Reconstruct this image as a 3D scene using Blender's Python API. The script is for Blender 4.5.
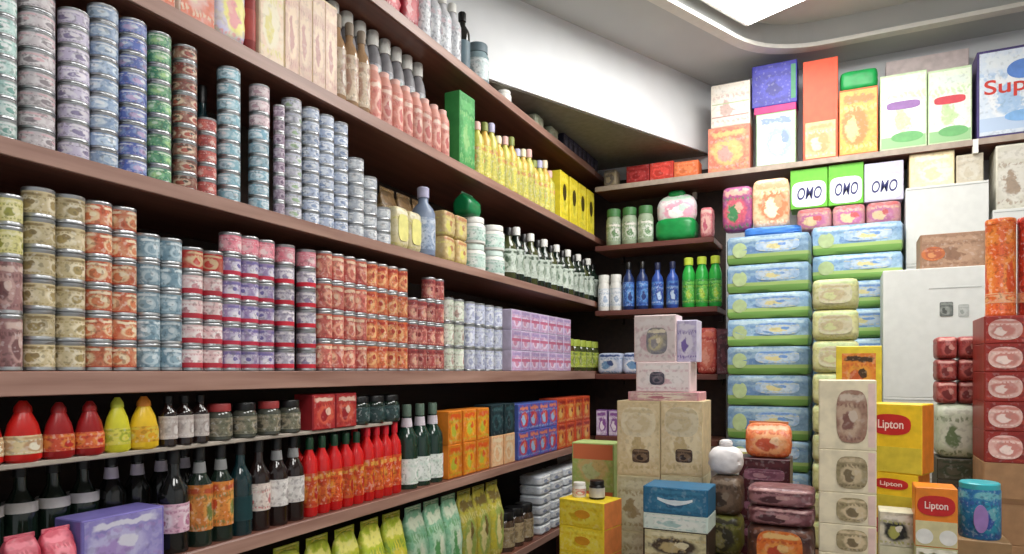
import bpy, bmesh, math, random
from mathutils import Vector, Matrix
random.seed(7)
scene = bpy.context.scene
for o in list(bpy.data.objects): bpy.data.objects.remove(o)
COL = scene.collection

# ------------------------------------------------------------------ camera
EYE = 1.40            # eye height, almost level with the middle shelf
FPX = 675.0           # focal length in pixels of a 1024 px wide frame
HOR = 371.0           # horizon row
YAW = math.atan2(333.0, FPX)
CY, SY = math.cos(YAW), math.sin(YAW)
cam_d = bpy.data.cameras.new('camera')
cam_d.sensor_width = 36.0
cam_d.lens = FPX / 1024.0 * 36.0
cam_d.shift_y = (HOR - 277.0) / 1024.0
cam_d.clip_start = 0.02
cam = bpy.data.objects.new('camera', cam_d); COL.objects.link(cam)
cam.location = (0, 0, EYE)
cam.rotation_euler = (math.pi / 2, 0, YAW)
scene.camera = cam

# ------------------------------------------------------------------ world, exposure
w = bpy.data.worlds.new('world'); scene.world = w
w.use_nodes = True
w.node_tree.nodes['Background'].inputs[0].default_value = (0.93, 0.97, 1.0, 1)
w.node_tree.nodes['Background'].inputs[1].default_value = 0.38
vs = scene.view_settings
vs.view_transform = 'Standard'; vs.look = 'None'; vs.gamma = 1.0; vs.exposure = 0.25
vs.use_curve_mapping = False
LAMP = 11.5            # radiance of the ceiling light panels

# ------------------------------------------------------------------ geometry of the place
L = 1.50              # shelf front plane x = -L on the left wall
YB = 4.28             # shelf front plane y = YB on the back wall
XW, YW = -1.92, 4.62  # wall faces
H = 1.90 + EYE        # underside of the dropped ceiling border
TAB = 0.50            # top of the display table

def rayc(px):
    r = (px - 512.0) / FPX
    return r * CY - SY, r * SY + CY
def yl(px, X):        # where the sight line of column px meets the plane x = X (left shelves)
    a, b = rayc(px); return X * b / a
def xb(px, Y):        # ... meets the plane y = Y (back shelves, stacks on the table)
    a, b = rayc(px); return Y * a / b
def zb(px, py, Y):
    a, b = rayc(px); return EYE + (HOR - py) / FPX * (Y / b)

# ------------------------------------------------------------------ materials
def C(r, g, b):
    f = lambda v: ((v / 255.0 + 0.055) / 1.055) ** 2.4 if v > 10 else v / 255.0 / 12.92
    return (f(r), f(g), f(b), 1.0)
def new_mat(name, rough=0.5, spec=0.4):
    m = bpy.data.materials.new(name); m.use_nodes = True
    b = m.node_tree.nodes['Principled BSDF']
    b.inputs['Roughness'].default_value = rough
    b.inputs['Specular IOR Level'].default_value = spec
    return m, m.node_tree, b
_plain = {}
def plain(name, col, rough=0.5, metal=0.0, spec=0.4, var=0.10, scale=25.0):
    key = (name,)
    if key in _plain: return _plain[key]
    m, nt, b = new_mat(name, rough, spec)
    n = nt.nodes.new('ShaderNodeTexNoise'); n.inputs['Scale'].default_value = scale; n.inputs['Detail'].default_value = 3
    tc = nt.nodes.new('ShaderNodeTexCoord'); nt.links.new(tc.outputs['Object'], n.inputs['Vector'])
    r = nt.nodes.new('ShaderNodeValToRGB')
    d = [max(0, v * (1 - var)) for v in col[:3]]; u = [min(1, v * (1 + var)) for v in col[:3]]
    r.color_ramp.elements[0].color = (*d, 1); r.color_ramp.elements[0].position = 0.35
    r.color_ramp.elements[1].color = (*u, 1); r.color_ramp.elements[1].position = 0.65
    nt.links.new(n.outputs['Fac'], r.inputs['Fac']); nt.links.new(r.outputs['Color'], b.inputs['Base Color'])
    b.inputs['Metallic'].default_value = metal
    _plain[key] = m
    return m
_printed = {}
def printed(name, cols, scale=45.0, bands=(), rough=0.42, stretch=(1, 1, 1), pos=None, cyl=None):
    """printed paper or foil: ground colour, picture oval, header and lines of small print, shifted a little per object; bands along z"""
    if cyl is None: cyl = any(k in name for k in ('label', 'oval', 'tin', 'tube', 'canister'))
    key = (name, repr(cols), repr(bands), cyl)
    if key in _printed: return _printed[key]
    m, nt, b = new_mat(name, rough, 0.45)
    N = nt.nodes.new; K = nt.links.new
    def mth(op, x, y=0.0, z=None):
        n = N('ShaderNodeMath'); n.operation = op
        for i, v in enumerate((x, y) if z is None else (x, y, z)):
            if isinstance(v, (int, float)): n.inputs[i].default_value = v
            else: K(v, n.inputs[i])
        return n.outputs[0]
    def mix(f, x, col):
        mx = N('ShaderNodeMix'); mx.data_type = 'RGBA'; K(f, mx.inputs[0])
        if isinstance(x, tuple): mx.inputs[6].default_value = x
        else: K(x, mx.inputs[6])
        if isinstance(col, tuple): mx.inputs[7].default_value = col
        else: K(col, mx.inputs[7])
        return mx.outputs[2]
    def soft_step(x, e0, e1):
        r = N('ShaderNodeMapRange'); r.interpolation_type = 'SMOOTHSTEP'; K(x, r.inputs[0])
        r.inputs[1].default_value = e0; r.inputs[2].default_value = e1; return r.outputs[0]
    c = list(cols)
    while len(c) < 4: c.append(c[len(c) - 2])
    tc = N('ShaderNodeTexCoord'); oi = N('ShaderNodeObjectInfo'); R = oi.outputs['Random']
    g = N('ShaderNodeSeparateXYZ'); K(tc.outputs['Generated'], g.inputs[0])
    if cyl:
        an = mth('ARCTAN2', mth('SUBTRACT', g.outputs[1], .5), mth('SUBTRACT', g.outputs[0], .5))
        u = mth('FRACT', mth('ADD', mth('MULTIPLY', an, 3 / (2 * math.pi)), 3.0))
    else: u = g.outputs[0]
    v = g.outputs[2]
    nz = N('ShaderNodeTexNoise'); nz.noise_dimensions = '4D'; nz.inputs['Scale'].default_value = 38.0; nz.inputs['Detail'].default_value = 2
    K(tc.outputs['Object'], nz.inputs['Vector']); K(mth('MULTIPLY', R, 40.0), nz.inputs['W'])
    wv = mth('MULTIPLY', mth('SUBTRACT', nz.outputs['Fac'], .5), .35)
    u = mth('ADD', u, wv); v = mth('SUBTRACT', v, mth('MULTIPLY', wv, .6))
    def oval(cu, cv, ru, rv):
        a_ = mth('DIVIDE', mth('SUBTRACT', u, cu), ru); b_ = mth('DIVIDE', mth('SUBTRACT', v, cv), rv)
        d = mth('ADD', mth('MULTIPLY', a_, a_), mth('MULTIPLY', b_, b_))
        return mth('SUBTRACT', 1.0, soft_step(d, .65, 1.25))
    def bar(v0, v1):
        return mth('MULTIPLY', soft_step(v, v0 - .02, v0 + .02), mth('SUBTRACT', 1.0, soft_step(v, v1 - .02, v1 + .02)))
    cu = mth('ADD', mth('MULTIPLY', R, .2), .4)
    out = mix(soft_step(nz.outputs['Fac'], .38, .72), c[0], tuple(.5 * (p + q) for p, q in zip(c[0], c[1])))
    out = mix(oval(cu, .44, .38, .32), out, c[1])
    out = mix(oval(mth('ADD', cu, -.06), .40, .20, .20), out, c[2])
    out = mix(oval(mth('ADD', cu, .12), .52, .12, .12), out, c[3])
    out = mix(mth('MULTIPLY', bar(.80, .92), oval(.5, .86, .42, .4)), out, c[3])
    ln = mth('GREATER_THAN', mth('SINE', mth('MULTIPLY', u, 46.0)), -.2)
    out = mix(mth('MULTIPLY', mth('MULTIPLY', bar(.68, .75), ln), .7), out, c[2])
    out = mix(mth('MULTIPLY', mth('MULTIPLY', bar(.07, .13), ln), .8), out, c[2])
    n2 = N('ShaderNodeTexNoise'); n2.noise_dimensions = '4D'; n2.inputs['Scale'].default_value = 95.0 if cyl else 55.0; n2.inputs['Detail'].default_value = 1
    K(tc.outputs['Object'], n2.inputs['Vector']); K(mth('MULTIPLY', R, 60.0), n2.inputs['W'])
    dk_ = tuple(.35 * (.5 * p + .5 * q) for p, q in zip(c[2][:3], c[0][:3])) + (1.0,)
    lt_ = tuple(min(1, .5 * p + .45) for p in c[1][:3]) + (1.0,)
    out = mix(mth('MULTIPLY', soft_step(n2.outputs['Fac'], .56, .66), .5 if cyl else .22), out, dk_)
    out = mix(mth('MULTIPLY', mth('SUBTRACT', 1.0, soft_step(n2.outputs['Fac'], .33, .43)), .45 if cyl else .2), out, lt_)
    if bands:
        sp = N('ShaderNodeSeparateXYZ'); K(tc.outputs['Object'], sp.inputs[0])
        for (z0, z1, col) in bands:
            f = mth('COMPARE', sp.outputs['Z'], (z0 + z1) / 2, abs(z1 - z0) / 2)
            out = mix(f, out, col)
    hv = N('ShaderNodeHueSaturation'); K(out, hv.inputs['Color']); K(mth('ADD', mth('MULTIPLY', R, .30), .80), hv.inputs['Value'])
    K(hv.outputs[0], b.inputs['Base Color'])
    _printed[key] = m
    return m
def wood(name, c0, c1, rough=0.35, axis=1):
    m, nt, b = new_mat(name, rough, 0.5)
    tc = nt.nodes.new('ShaderNodeTexCoord'); mp = nt.nodes.new('ShaderNodeMapping')
    s = [30, 30, 30]; s[axis] = 2.0; mp.inputs['Scale'].default_value = s
    n = nt.nodes.new('ShaderNodeTexNoise'); n.inputs['Scale'].default_value = 1.0; n.inputs['Detail'].default_value = 5
    r = nt.nodes.new('ShaderNodeValToRGB')
    r.color_ramp.elements[0].color = c0; r.color_ramp.elements[0].position = 0.3
    r.color_ramp.elements[1].color = c1; r.color_ramp.elements[1].position = 0.7
    nt.links.new(tc.outputs['Object'], mp.inputs[0]); nt.links.new(mp.outputs[0], n.inputs['Vector'])
    nt.links.new(n.outputs['Fac'], r.inputs[0]); nt.links.new(r.outputs[0], b.inputs['Base Color'])
    return m
def glow(name, col, s):
    m = bpy.data.materials.new(name); m.use_nodes = True; nt = m.node_tree
    nt.nodes.remove(nt.nodes['Principled BSDF'])
    e = nt.nodes.new('ShaderNodeEmission'); e.inputs[0].default_value = col; e.inputs[1].default_value = s
    nt.links.new(e.outputs[0], nt.nodes['Material Output'].inputs[0])
    return m
def glassy(name, col, rough=0.12):
    m, nt, b = new_mat(name, rough, 0.5)
    n = nt.nodes.new('ShaderNodeTexNoise'); n.inputs['Scale'].default_value = 12
    r = nt.nodes.new('ShaderNodeValToRGB')
    r.color_ramp.elements[0].color = col; r.color_ramp.elements[1].color = tuple(min(1, v * 1.4 + 0.004) for v in col[:3]) + (1,)
    nt.links.new(n.outputs['Fac'], r.inputs[0]); nt.links.new(r.outputs[0], b.inputs['Base Color'])
    b.inputs['Coat Weight'].default_value = 0.4
    return m

M_TIN = plain('tin_metal', C(176, 178, 180), 0.32, 0.85, var=0.05)
M_WHITE = plain('white_plastic', C(225, 224, 218), 0.4)
M_CREAM = plain('cream_plastic', C(226, 214, 180), 0.45)
M_BLACK = plain('black_plastic', C(18, 17, 18), 0.35)
M_CARD = plain('brown_cardboard', C(166, 128, 92), 0.8)
M_WHITECARD = plain('white_cardboard', C(214, 216, 212), 0.7, var=0.03)
M_SHELF = wood('shelf_wood', C(98, 58, 46), C(132, 86, 70), 0.38, 1)
M_SHELFB = wood('back_shelf_wood', C(98, 58, 46), C(132, 86, 70), 0.38, 0)
M_EDGE = wood('worn_shelf_edge', C(134, 98, 86), C(172, 136, 122), 0.4, 1)
M_DARKWOOD = wood('dark_backboard_wood', C(40, 28, 22), C(58, 40, 30), 0.6, 1)
M_TABLE = wood('table_wood', C(88, 60, 42), C(118, 84, 58), 0.5, 0)

# ------------------------------------------------------------------ mesh helpers
def to_mesh(name, bm, smooth=None):
    me = bpy.data.meshes.new(name); bm.normal_update(); bm.to_mesh(me); bm.free()
    if smooth is not None:
        for p in me.polygons: p.use_smooth = True
        try: me.set_sharp_from_angle(angle=math.radians(smooth))
        except Exception: pass
    return me
_cache = {}
def memo(f):
    def g(*a, **k):
        key = (f.__name__, repr(a), repr(sorted(k.items())))
        if key not in _cache: _cache[key] = f(*a, **k)
        return _cache[key]
    return g
@memo
def lathe(prof, seg=20, sx=1.0, sy=1.0, name='turned'):
    bm = bmesh.new(); rings = []
    for (r, z) in prof:
        if r <= 1e-6: rings.append([bm.verts.new((0, 0, z))])
        else: rings.append([bm.verts.new((sx * r * math.cos(2 * math.pi * i / seg), sy * r * math.sin(2 * math.pi * i / seg), z)) for i in range(seg)])
    for a, b in zip(rings, rings[1:]):
        for i in range(seg):
            j = (i + 1) % seg
            if len(a) == 1 and len(b) == 1: continue
            if len(a) == 1: bm.faces.new((a[0], b[j], b[i]))
            elif len(b) == 1: bm.faces.new((a[i], a[j], b[0]))
            else: bm.faces.new((a[i], a[j], b[j], b[i]))
    bmesh.ops.recalc_face_normals(bm, faces=bm.faces)
    return to_mesh(name, bm, 40)
@memo
def box(w_, d, h, bev=0.002, name='box'):
    """x: width centred, y: front at -d/2, z: base at 0"""
    bm = bmesh.new(); bmesh.ops.create_cube(bm, size=1.0)
    for v in bm.verts: v.co = Vector((v.co.x * w_, v.co.y * d, (v.co.z + 0.5) * h))
    if bev: bmesh.ops.bevel(bm, geom=list(bm.edges), offset=min(bev, w_ / 5, d / 5, h / 5), segments=1, affect='EDGES', profile=0.5)
    return to_mesh(name, bm)
@memo
def soft(w_, d, h, p=6.0, wr=0.004, seed=1, pinch=0.0, cuts=7, name='soft_pack'):
    """soft plastic pack: a cube rounded to a superellipsoid with wrinkles; pinch > 0 closes the top like a pouch"""
    bm = bmesh.new(); bmesh.ops.create_cube(bm, size=2.0)
    bmesh.ops.subdivide_edges(bm, edges=list(bm.edges), cuts=cuts, use_grid_fill=True)
    for v in bm.verts:
        c = v.co
        nrm = (abs(c.x) ** p + abs(c.y) ** p + abs(c.z) ** p) ** (1 / p)
        c = c / nrm
        k = 1.0
        if pinch > 0:
            t = max(0.0, (c.z - 0.1) / 0.9); k = 1 - pinch * t * t * (3 - 2 * t)
        a = wr * (math.sin(c.x * 9 + seed * 1.7) * math.cos(c.z * 11 + seed) + math.sin(c.z * 17 + c.x * 5 + seed * 2.3) * 0.6)
        edge = 1 - abs(c.z) ** 8
        v.co = Vector((c.x * w_ / 2 + a * edge * 0.4, c.y * k * d / 2 + (a if c.y > 0 else -a) * edge * (1 if abs(c.y) > .5 else 0), (c.z + 1) / 2 * h))
    return to_mesh(name, bm, 60)
@memo
def text_mesh(s, size, depth=0.0008, shear=0.0, width=None):
    cu = bpy.data.curves.new('lettering', 'FONT'); cu.body = s; cu.size = size; cu.extrude = depth; cu.shear = shear
    cu.align_x = 'CENTER'; cu.align_y = 'CENTER'; cu.offset = size * 0.012
    ob = bpy.data.objects.new('lettering_tmp', cu); COL.objects.link(ob)
    dg = bpy.context.evaluated_depsgraph_get(); dg.update()
    me = bpy.data.meshes.new_from_object(ob.evaluated_get(dg))
    bpy.data.objects.remove(ob); bpy.data.curves.remove(cu)
    xs = [v.co.x for v in me.vertices]; k = (width / (max(xs) - min(xs))) if width else 1.0
    me.transform(Matrix.Diagonal((k, 1, 1, 1)))
    me.transform(Matrix.Rotation(math.pi / 2, 4, 'X'))       # upright, read from -y
    me.name = 'lettering'
    return me
@memo
def disc(rx, rz, t=0.001, seg=24, cut=1.0, name='emblem'):
    """flat oval printed patch standing upright, facing -y; cut < 1 squares it towards a lozenge"""
    bm = bmesh.new(); fr = []; bk = []
    for i in range(seg):
        a = 2 * math.pi * i / seg
        x = math.copysign(abs(math.cos(a)) ** cut, math.cos(a)) * rx; z = math.copysign(abs(math.sin(a)) ** cut, math.sin(a)) * rz
        fr.append(bm.verts.new((x, -t, z))); bk.append(bm.verts.new((x, 0, z)))
    bm.faces.new(fr); bm.faces.new(bk[::-1])
    for i in range(seg):
        j = (i + 1) % seg; bm.faces.new((fr[i], bk[i], bk[j], fr[j]))
    bmesh.ops.recalc_face_normals(bm, faces=bm.faces)
    return to_mesh(name, bm)
def slab(w_, h, t=0.001): return box(round(w_, 4), t, round(h, 4), 0, name='panel')

# ------------------------------------------------------------------ things
def with_mat(me, mat):
    key = ('wm', me.name, mat.name)
    if key not in _cache:
        m2 = me.copy(); m2.materials.clear(); m2.materials.append(mat); _cache[key] = m2
    return _cache[key]
def place(kind, loc, rz, label, cat, group=None):
    """kind = (name, mesh or None, mat, parts); part = (name, mesh, mat, offset[, subparts])"""
    name, me, mat, parts = kind
    o = bpy.data.objects.new(name, with_mat(me, mat) if me else None); COL.objects.link(o)
    o.location = loc; o.rotation_euler = (0, 0, rz)
    o['label'] = label; o['category'] = cat
    if group: o['group'] = group
    for p in parts:
        c = bpy.data.objects.new(p[0], with_mat(p[1], p[2])); COL.objects.link(c)
        c.parent = o; c.location = p[3]
        for s in (p[4] if len(p) > 4 else ()):
            d = bpy.data.objects.new(s[0], with_mat(s[1], s[2])); COL.objects.link(d)
            d.parent = c; d.location = s[3]
    return o
def structure(name, me, mat, loc=(0, 0, 0), parent=None):
    o = bpy.data.objects.new(name, with_mat(me, mat)); COL.objects.link(o); o.location = loc
    if parent: o.parent = parent
    else: o['kind'] = 'structure'
    return o
def poly(name, pts, z0, z1):
    bm = bmesh.new(); a = [bm.verts.new((x, y, z0)) for x, y in pts]; b = [bm.verts.new((x, y, z1)) for x, y in pts]
    bm.faces.new(a[::-1]); bm.faces.new(b)
    for i in range(len(pts)):
        j = (i + 1) % len(pts); bm.faces.new((a[i], a[j], b[j], b[i]))
    bmesh.ops.recalc_face_normals(bm, faces=bm.faces)
    return to_mesh(name, bm)
def span(x0, x1, y0, y1, z0, z1, name='slab', bev=0.0):
    me = box(round(x1 - x0, 4), round(y1 - y0, 4), round(z1 - z0, 4), bev, name=name)
    return me, ((x0 + x1) / 2, (y0 + y1) / 2, z0)

# ================================================================== THE SETTING
M_PAINT = plain('white_wall_paint', C(226, 228, 230), 0.65, var=0.03, scale=4)
M_CEIL = plain('ceiling_paint', C(198, 200, 198), 0.75, var=0.03, scale=3)
M_TRAY = plain('tray_paint', C(214, 214, 208), 0.75, var=0.02, scale=3)
M_TRIM = plain('trim_paint', C(232, 230, 222), 0.5, var=0.03)
M_FLOOR = plain('floor_tile_colour', C(120, 112, 104), 0.35, var=0.15, scale=8)
me, p = span(XW, 2.8, -1.6, YW, -0.05, 0.0); structure('floor', me, M_FLOOR, p)
me, p = span(XW - 0.1, XW, -1.6, YW + 0.1, 0.0, H + 0.3); structure('wall_left', me, M_PAINT, p)
me, p = span(XW, 2.8, YW, YW + 0.1, 0.0, H + 0.3); structure('wall_back', me, M_PAINT, p)
me, p = span(2.8, 2.9, -1.6, YW + 0.1, 0.0, H + 0.3); structure('wall_right', me, M_PAINT, p)
# dropped ceiling border with a rounded, chamfered opening; the tray above holds the lamps
DX, DY = 0.42, 0.9075
def opening(off=0.0):
    yb = 4.32 + off; xr = 2.3 + off; yf = -1.2 - off
    # diagonal edge parallel to the bulkhead, through (-0.83,3.46)
    nx, ny = -DY, DX
    bx, by = -0.83 + nx * off, 3.46 + ny * off
    t_top = (yb - by) / DY; top = (bx + DX * t_top, yb)
    t_bot = (yf - by) / DY; xl = -1.3 - off
    t_l = (xl - bx) / DX; left = (xl, by + DY * t_l)
    # round the far corner
    pts = []
    a = Vector((-DX, -DY)); b = Vector((1, 0)); R0 = 0.34
    p0 = Vector(top) + a * R0; p2 = Vector(top) + b * R0; pc = Vector(top)
    for i in range(9):
        t = i / 8; q = p0 * (1 - t) ** 2 + pc * 2 * t * (1 - t) + p2 * t * t
        pts.append((q.x, q.y))
    return [(xl, yf), left] + pts + [(xr, yb), (xr, yf)]
def ring_mesh(name, inner, outer, z0, z1):
    bm = bmesh.new(); n = len(inner)
    ia = [bm.verts.new((*q, z0)) for q in inner]; oa = [bm.verts.new((*q, z0)) for q in outer]
    ib = [bm.verts.new((*q, z1)) for q in inner]; ob = [bm.verts.new((*q, z1)) for q in outer]
    for i in range(n):
        j = (i + 1) % n
        for quad in ((ia[i], ia[j], oa[j], oa[i]), (ib[i], ob[i], ob[j], ib[j]), (ia[i], ib[i], ib[j], ia[j]), (oa[i], oa[j], ob[j], ob[i])):
            try: bm.faces.new(quad)
            except ValueError: pass
    bmesh.ops.recalc_face_normals(bm, faces=bm.faces)
    return to_mesh(name, bm)
inn = opening()
def outer_of(q):      # outline of the room hit outwards from the opening, point by point
    out = []
    for (x, y) in q:
        out.append((x, y))
    return out
n_in = len(inn)
outr = [(XW, -1.6), (XW, inn[1][1] + 0.1)] + [(XW + (i / 8.0) ** 1.0 * 1.7, YW) for i in range(9)] + [(2.8, YW), (2.8, -1.6)]
outr[2] = (XW, YW)
structure('ceiling', ring_mesh('ceiling_border', inn, outr, H, H + 0.14), M_CEIL)
structure('trim_1', ring_mesh('opening_trim', opening(-0.035), opening(0.03), H - 0.018, H + 0.005), M_TRIM)
me, p = span(XW, 2.8, -1.6, YW, H + 0.14, H + 0.2); structure('ceiling_tray', me, M_TRAY, p)
# boxed bulkhead cutting the corner diagonally
BZ = EYE + 1.445
def bh(t, off=0.0):
    return (-0.80 + DX * t - DY * off, 4.62 + DY * t + DX * off)
tl = (XW - (-0.80)) / DX
q0 = bh(0); q1 = bh(tl)
bkh = structure('wall_bulkhead', poly('bulkhead', [q0, (XW, YW), q1], BZ, H), M_PAINT)
structure('underside_panel', poly('bulkhead_underside', [bh(-.004, .012), (XW + .002, YW - .002), bh(tl + .03, .012)], BZ - .006, BZ), plain('grey_underside_tone', C(136, 134, 120), .7), parent=bkh)  # thin sheet making the underside greyer and darker than the bulkhead face
# lamps in the tray: the first is in view, the other two are unseen, added for fill
M_GLOW = glow('lamp_diffuser', (1.0, 0.985, 0.95, 1), LAMP)
def lamp(x, y, s, label):
    fr = []
    t = 0.03
    kind = ('ceiling_lamp', box(s, s, 0.05, 0.004, name='lamp_housing'), M_WHITE,
            [('diffuser', box(s - 2 * t, s - 2 * t, 0.02, 0.004, name='lamp_diffuser'), M_GLOW, (0, 0, -0.012))])
    o = place(kind, (x, y, H + 0.04), -math.atan2(DX, DY), label, 'lamp', 'ceiling lamps')
lamp(-0.183, 3.137, 1.30, 'glaring white ceiling light panel in the tray beside the bulkhead')
lamp(0.75, 1.45, 1.00, 'unseen white ceiling light panel added for fill over the middle of the shop')
lamp(0.55, -0.2, 1.00, 'unseen white ceiling light panel added for fill behind the camera')

# ================================================================== SHELVING
hA, hB, hC, hD, hE, hF, hI = [EYE + v for v in (0.4665, 0.0, -0.463, 0.905, 1.345, -0.917, -0.19)]
TH = {hA: 0.038, hB: 0.052, hC: 0.040, hD: 0.042, hE: 0.042, hF: 0.04}
ls = bpy.data.objects.new('wall_shelving', None); COL.objects.link(ls); ls.location = (XW, 1.6, 0)
ls['label'] = 'long dark brown wooden shelving along the whole left wall, full of tins and bottles'; ls['category'] = 'shelving'
def child(par, name, me, mat, loc):
    o = bpy.data.objects.new(name, with_mat(me, mat)); COL.objects.link(o); o.parent = par
    o.location = Vector(loc) - par.location
    return o
for h in (hA, hB, hC, hD, hE, hF):
    me, p = span(XW + 0.016, -L, -0.6, YW - 0.013, h - TH[h], h, bev=0.004)
    bo = child(ls, 'shelf_board', me, M_SHELF, p)
    me, q = span(-L, -L + .006, -0.6, YB - .004, h - TH[h] + .001, h - .001, bev=0.002)
    e = bpy.data.objects.new('front_edge', with_mat(me, M_EDGE)); COL.objects.link(e); e.parent = bo; e.location = Vector(q) - Vector(p)
me, p = span(XW + 0.016, -L - 0.02, 0.0, yl(397, -L), hI - 0.011, hI, bev=0.002); child(ls, 'thin_ledge', me, plain('pale_ledge', C(168, 158, 146), 0.4), p)
me, p = span(XW + 0.001, XW + 0.016, -0.6, YW - 0.001, 0.0, hE + 0.20); child(ls, 'backboard', me, M_DARKWOOD, p)
hs = sorted((hA, hB, hC, hD, hE, hF))
yu = yl(466, -L)
me, p = span(XW + 0.03, XW + 0.07, yu, yu + 0.04, hE, H - 0.02); child(ls, 'upright_post', me, M_DARKWOOD, p)
me, p = span(XW + 0.02, -L - 0.02, -0.6, -0.57, 0.0, hF - 0.04); child(ls, 'end_panel', me, M_SHELF, p)
me, p = span(XW + 0.02, -L - 0.02, 4.58, 4.61, 0.0, hF - 0.04); child(ls, 'end_panel', me, M_SHELF, p)

kT, k1, k2, k3, k4 = [EYE + v for v in (1.225, 0.83, 0.40, -0.02, -0.43)]
XE = xb(714, YB)
for h, x1, lb in ((kT, 2.2, 'long brown wall shelf carrying the detergent boxes along the back wall'), (k1, XE, 'short brown corner shelf carrying the detergent bag and sage tubs'),
              (k2, XE + 0.02, 'short brown corner shelf carrying blue and green bottles'), (k3, XE + 0.02, 'short brown corner shelf carrying tissue packs'),
              (k4, XE + 0.02, 'short brown corner shelf carrying violet white cartons')):
    me, p = span(-L + 0.0065, x1, YB, YW - 0.013, h - 0.034, h, bev=0.004)
    kd = ('wall_shelf', me, M_SHELFB, [])
    o = place(kd, p, 0, lb, 'shelf')
    m2, q = span(-L + .008, x1 - .001, YB - .005, YB, h - .033, h - .001, bev=.0015)
    child(o, 'front_edge', m2, plain('pale_shelf_edge', C(168, 152, 138), .45) if h == kT else wood('dark_red_edge', C(84, 46, 40), C(116, 70, 62), .4, 0), q)
    for xk in ((xb(975.5, YB), -0.9, 1.9) if h == kT else (-1.4, x1 - .03)):
        m2, q = span(xk - .012, xk + .012, (YB - 0.006) if xk == xb(975.5, YB) else YW - .05, (YB + 0.02) if xk == xb(975.5, YB) else YW - .0135, h - 0.075, h - 0.034 + (.032 if xk == xb(975.5, YB) else 0))
        child(o, 'bracket', m2, M_TRIM if h == kT else M_DARKWOOD, q)
me, p = span(XW + .02, XE + 0.02, YW - 0.0125, YW - .0005, 0.90, kT + 0.12); structure('trim_2', me, M_DARKWOOD, p)

# display table carrying the piles
tb = bpy.data.objects.new('display_table', None); COL.objects.link(tb); tb.location = (0.2, 3.4, 0)
tb['label'] = 'low wooden display table under the piled boxes and packs'; tb['category'] = 'table'
TX0, TX1, TY0, TY1 = -1.14, 1.55, 2.15, 4.60
for i in range(6):
    y0 = TY0 + (TY1 - TY0) * i / 6; y1 = TY0 + (TY1 - TY0) * (i + 1) / 6 - 0.004
    me, p = span(TX0, TX1, y0, y1, TAB - 0.035, TAB, bev=0.003); child(tb, 'plank', me, M_TABLE, p)
for x in (TX0 + 0.04, TX1 - 0.11):
    for y in (TY0 + 0.04, TY1 - 0.11):
        me, p = span(x, x + 0.07, y, y + 0.07, 0.0, TAB - 0.035, bev=0.003); child(tb, 'leg', me, M_TABLE, p)

# ================================================================== KINDS OF GOODS
def tin(d, h, mat, name='food_tin', seg=20):
    r = d / 2; e = min(0.006, h * 0.1)
    body = lathe(((0, 0.001), (r * .93, 0.0), (r, e * .3), (r, e), (r * .965, e * 1.4), (r * .965, h - e * 1.4), (r, h - e), (r, h - e * .3), (r * .95, h), (r * .9, h - e * .5), (0, h - e * .5)), seg, name='tin_body')
    lab = lathe(((r * .965, e * 1.5), (r * .985, e * 1.5), (r * .985, h - e * 1.5), (r * .965, h - e * 1.5)), seg, name='tin_label')
    return (name, body, M_TIN, [('paper_label', lab, mat, (0, 0, 0))])
def carton(w_, d, h, body, front=None, name='carton', extra=(), bev=0.0025, inset=0.0):
    parts = []
    if front: parts.append(('front_print', slab(w_ * (0.94 - inset), h * (0.94 - inset)), front, (0, -d / 2 - 0.0004, h * (0.03 + inset / 2))))
    for e in extra: parts.append((e[0], e[1], e[2], (e[3][0], -d / 2 - e[3][1], e[3][2])) + tuple(e[4:]))
    return (name, box(round(w_, 4), round(d, 4), round(h, 4), bev, name='carton_body'), body, parts)
def wine(r, h, glass, label_mat, neck_mat=None, l0=0.16, l1=0.42, name='wine_bottle', cap=None, capname='capsule', nl=True):
    prof = ((0, 0.004), (r * .6, 0.0), (r * .95, 0.0), (r, h * .03), (r, h * .55), (r * .93, h * .62), (r * .6, h * .70), (r * .40, h * .76), (r * .36, h * .96), (0, h * .96))
    parts = [('label', lathe(((r * .99, h * l0), (r * 1.02, h * l0), (r * 1.02, h * l1), (r * .99, h * l1)), 20, name='bottle_label'), label_mat, (0, 0, 0))]
    if nl and neck_mat: parts.append(('neck_label', lathe(((r * .42, h * .72), (r * .52, h * .735), (r * .44, h * .84), (r * .38, h * .84)), 16, name='neck_label'), neck_mat, (0, 0, 0)))
    parts.append((capname, lathe(((r * .37, h * .86), (r * .43, h * .86), (r * .43, h * .985), (r * .38, h), (0, h)), 16, name='capsule'), cap or M_BLACK, (0, 0, 0)))
    return (name, lathe(prof, 20, name='bottle_body'), glass, parts)
def squeeze(r, h, mat, label_mat, cap, name='sauce_bottle'):
    prof = ((0, 0.003), (r * .8, 0.0), (r, h * .05), (r * 1.0, h * .30), (r * .93, h * .45), (r * .78, h * .62), (r * .5, h * .78), (r * .42, h * .82), (0, h * .82))
    parts = [('label', lathe(((r * .99, h * .14), (r * 1.02, h * .14), (r * 1.015, h * .36), (r * .955, h * .44), (r * .93, h * .44)), 20, 1.0, .72, name='oval_label'), label_mat, (0, 0, 0)),
             ('cap', lathe(((r * .45, h * .815), (r * .5, h * .815), (r * .46, h * .9), (r * .2, h), (0, h)), 16, 1.0, .72, name='nozzle_cap'), cap, (0, 0, 0))]
    return (name, lathe(prof, 20, 1.0, .72, name='squeeze_body'), mat, parts)
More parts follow.
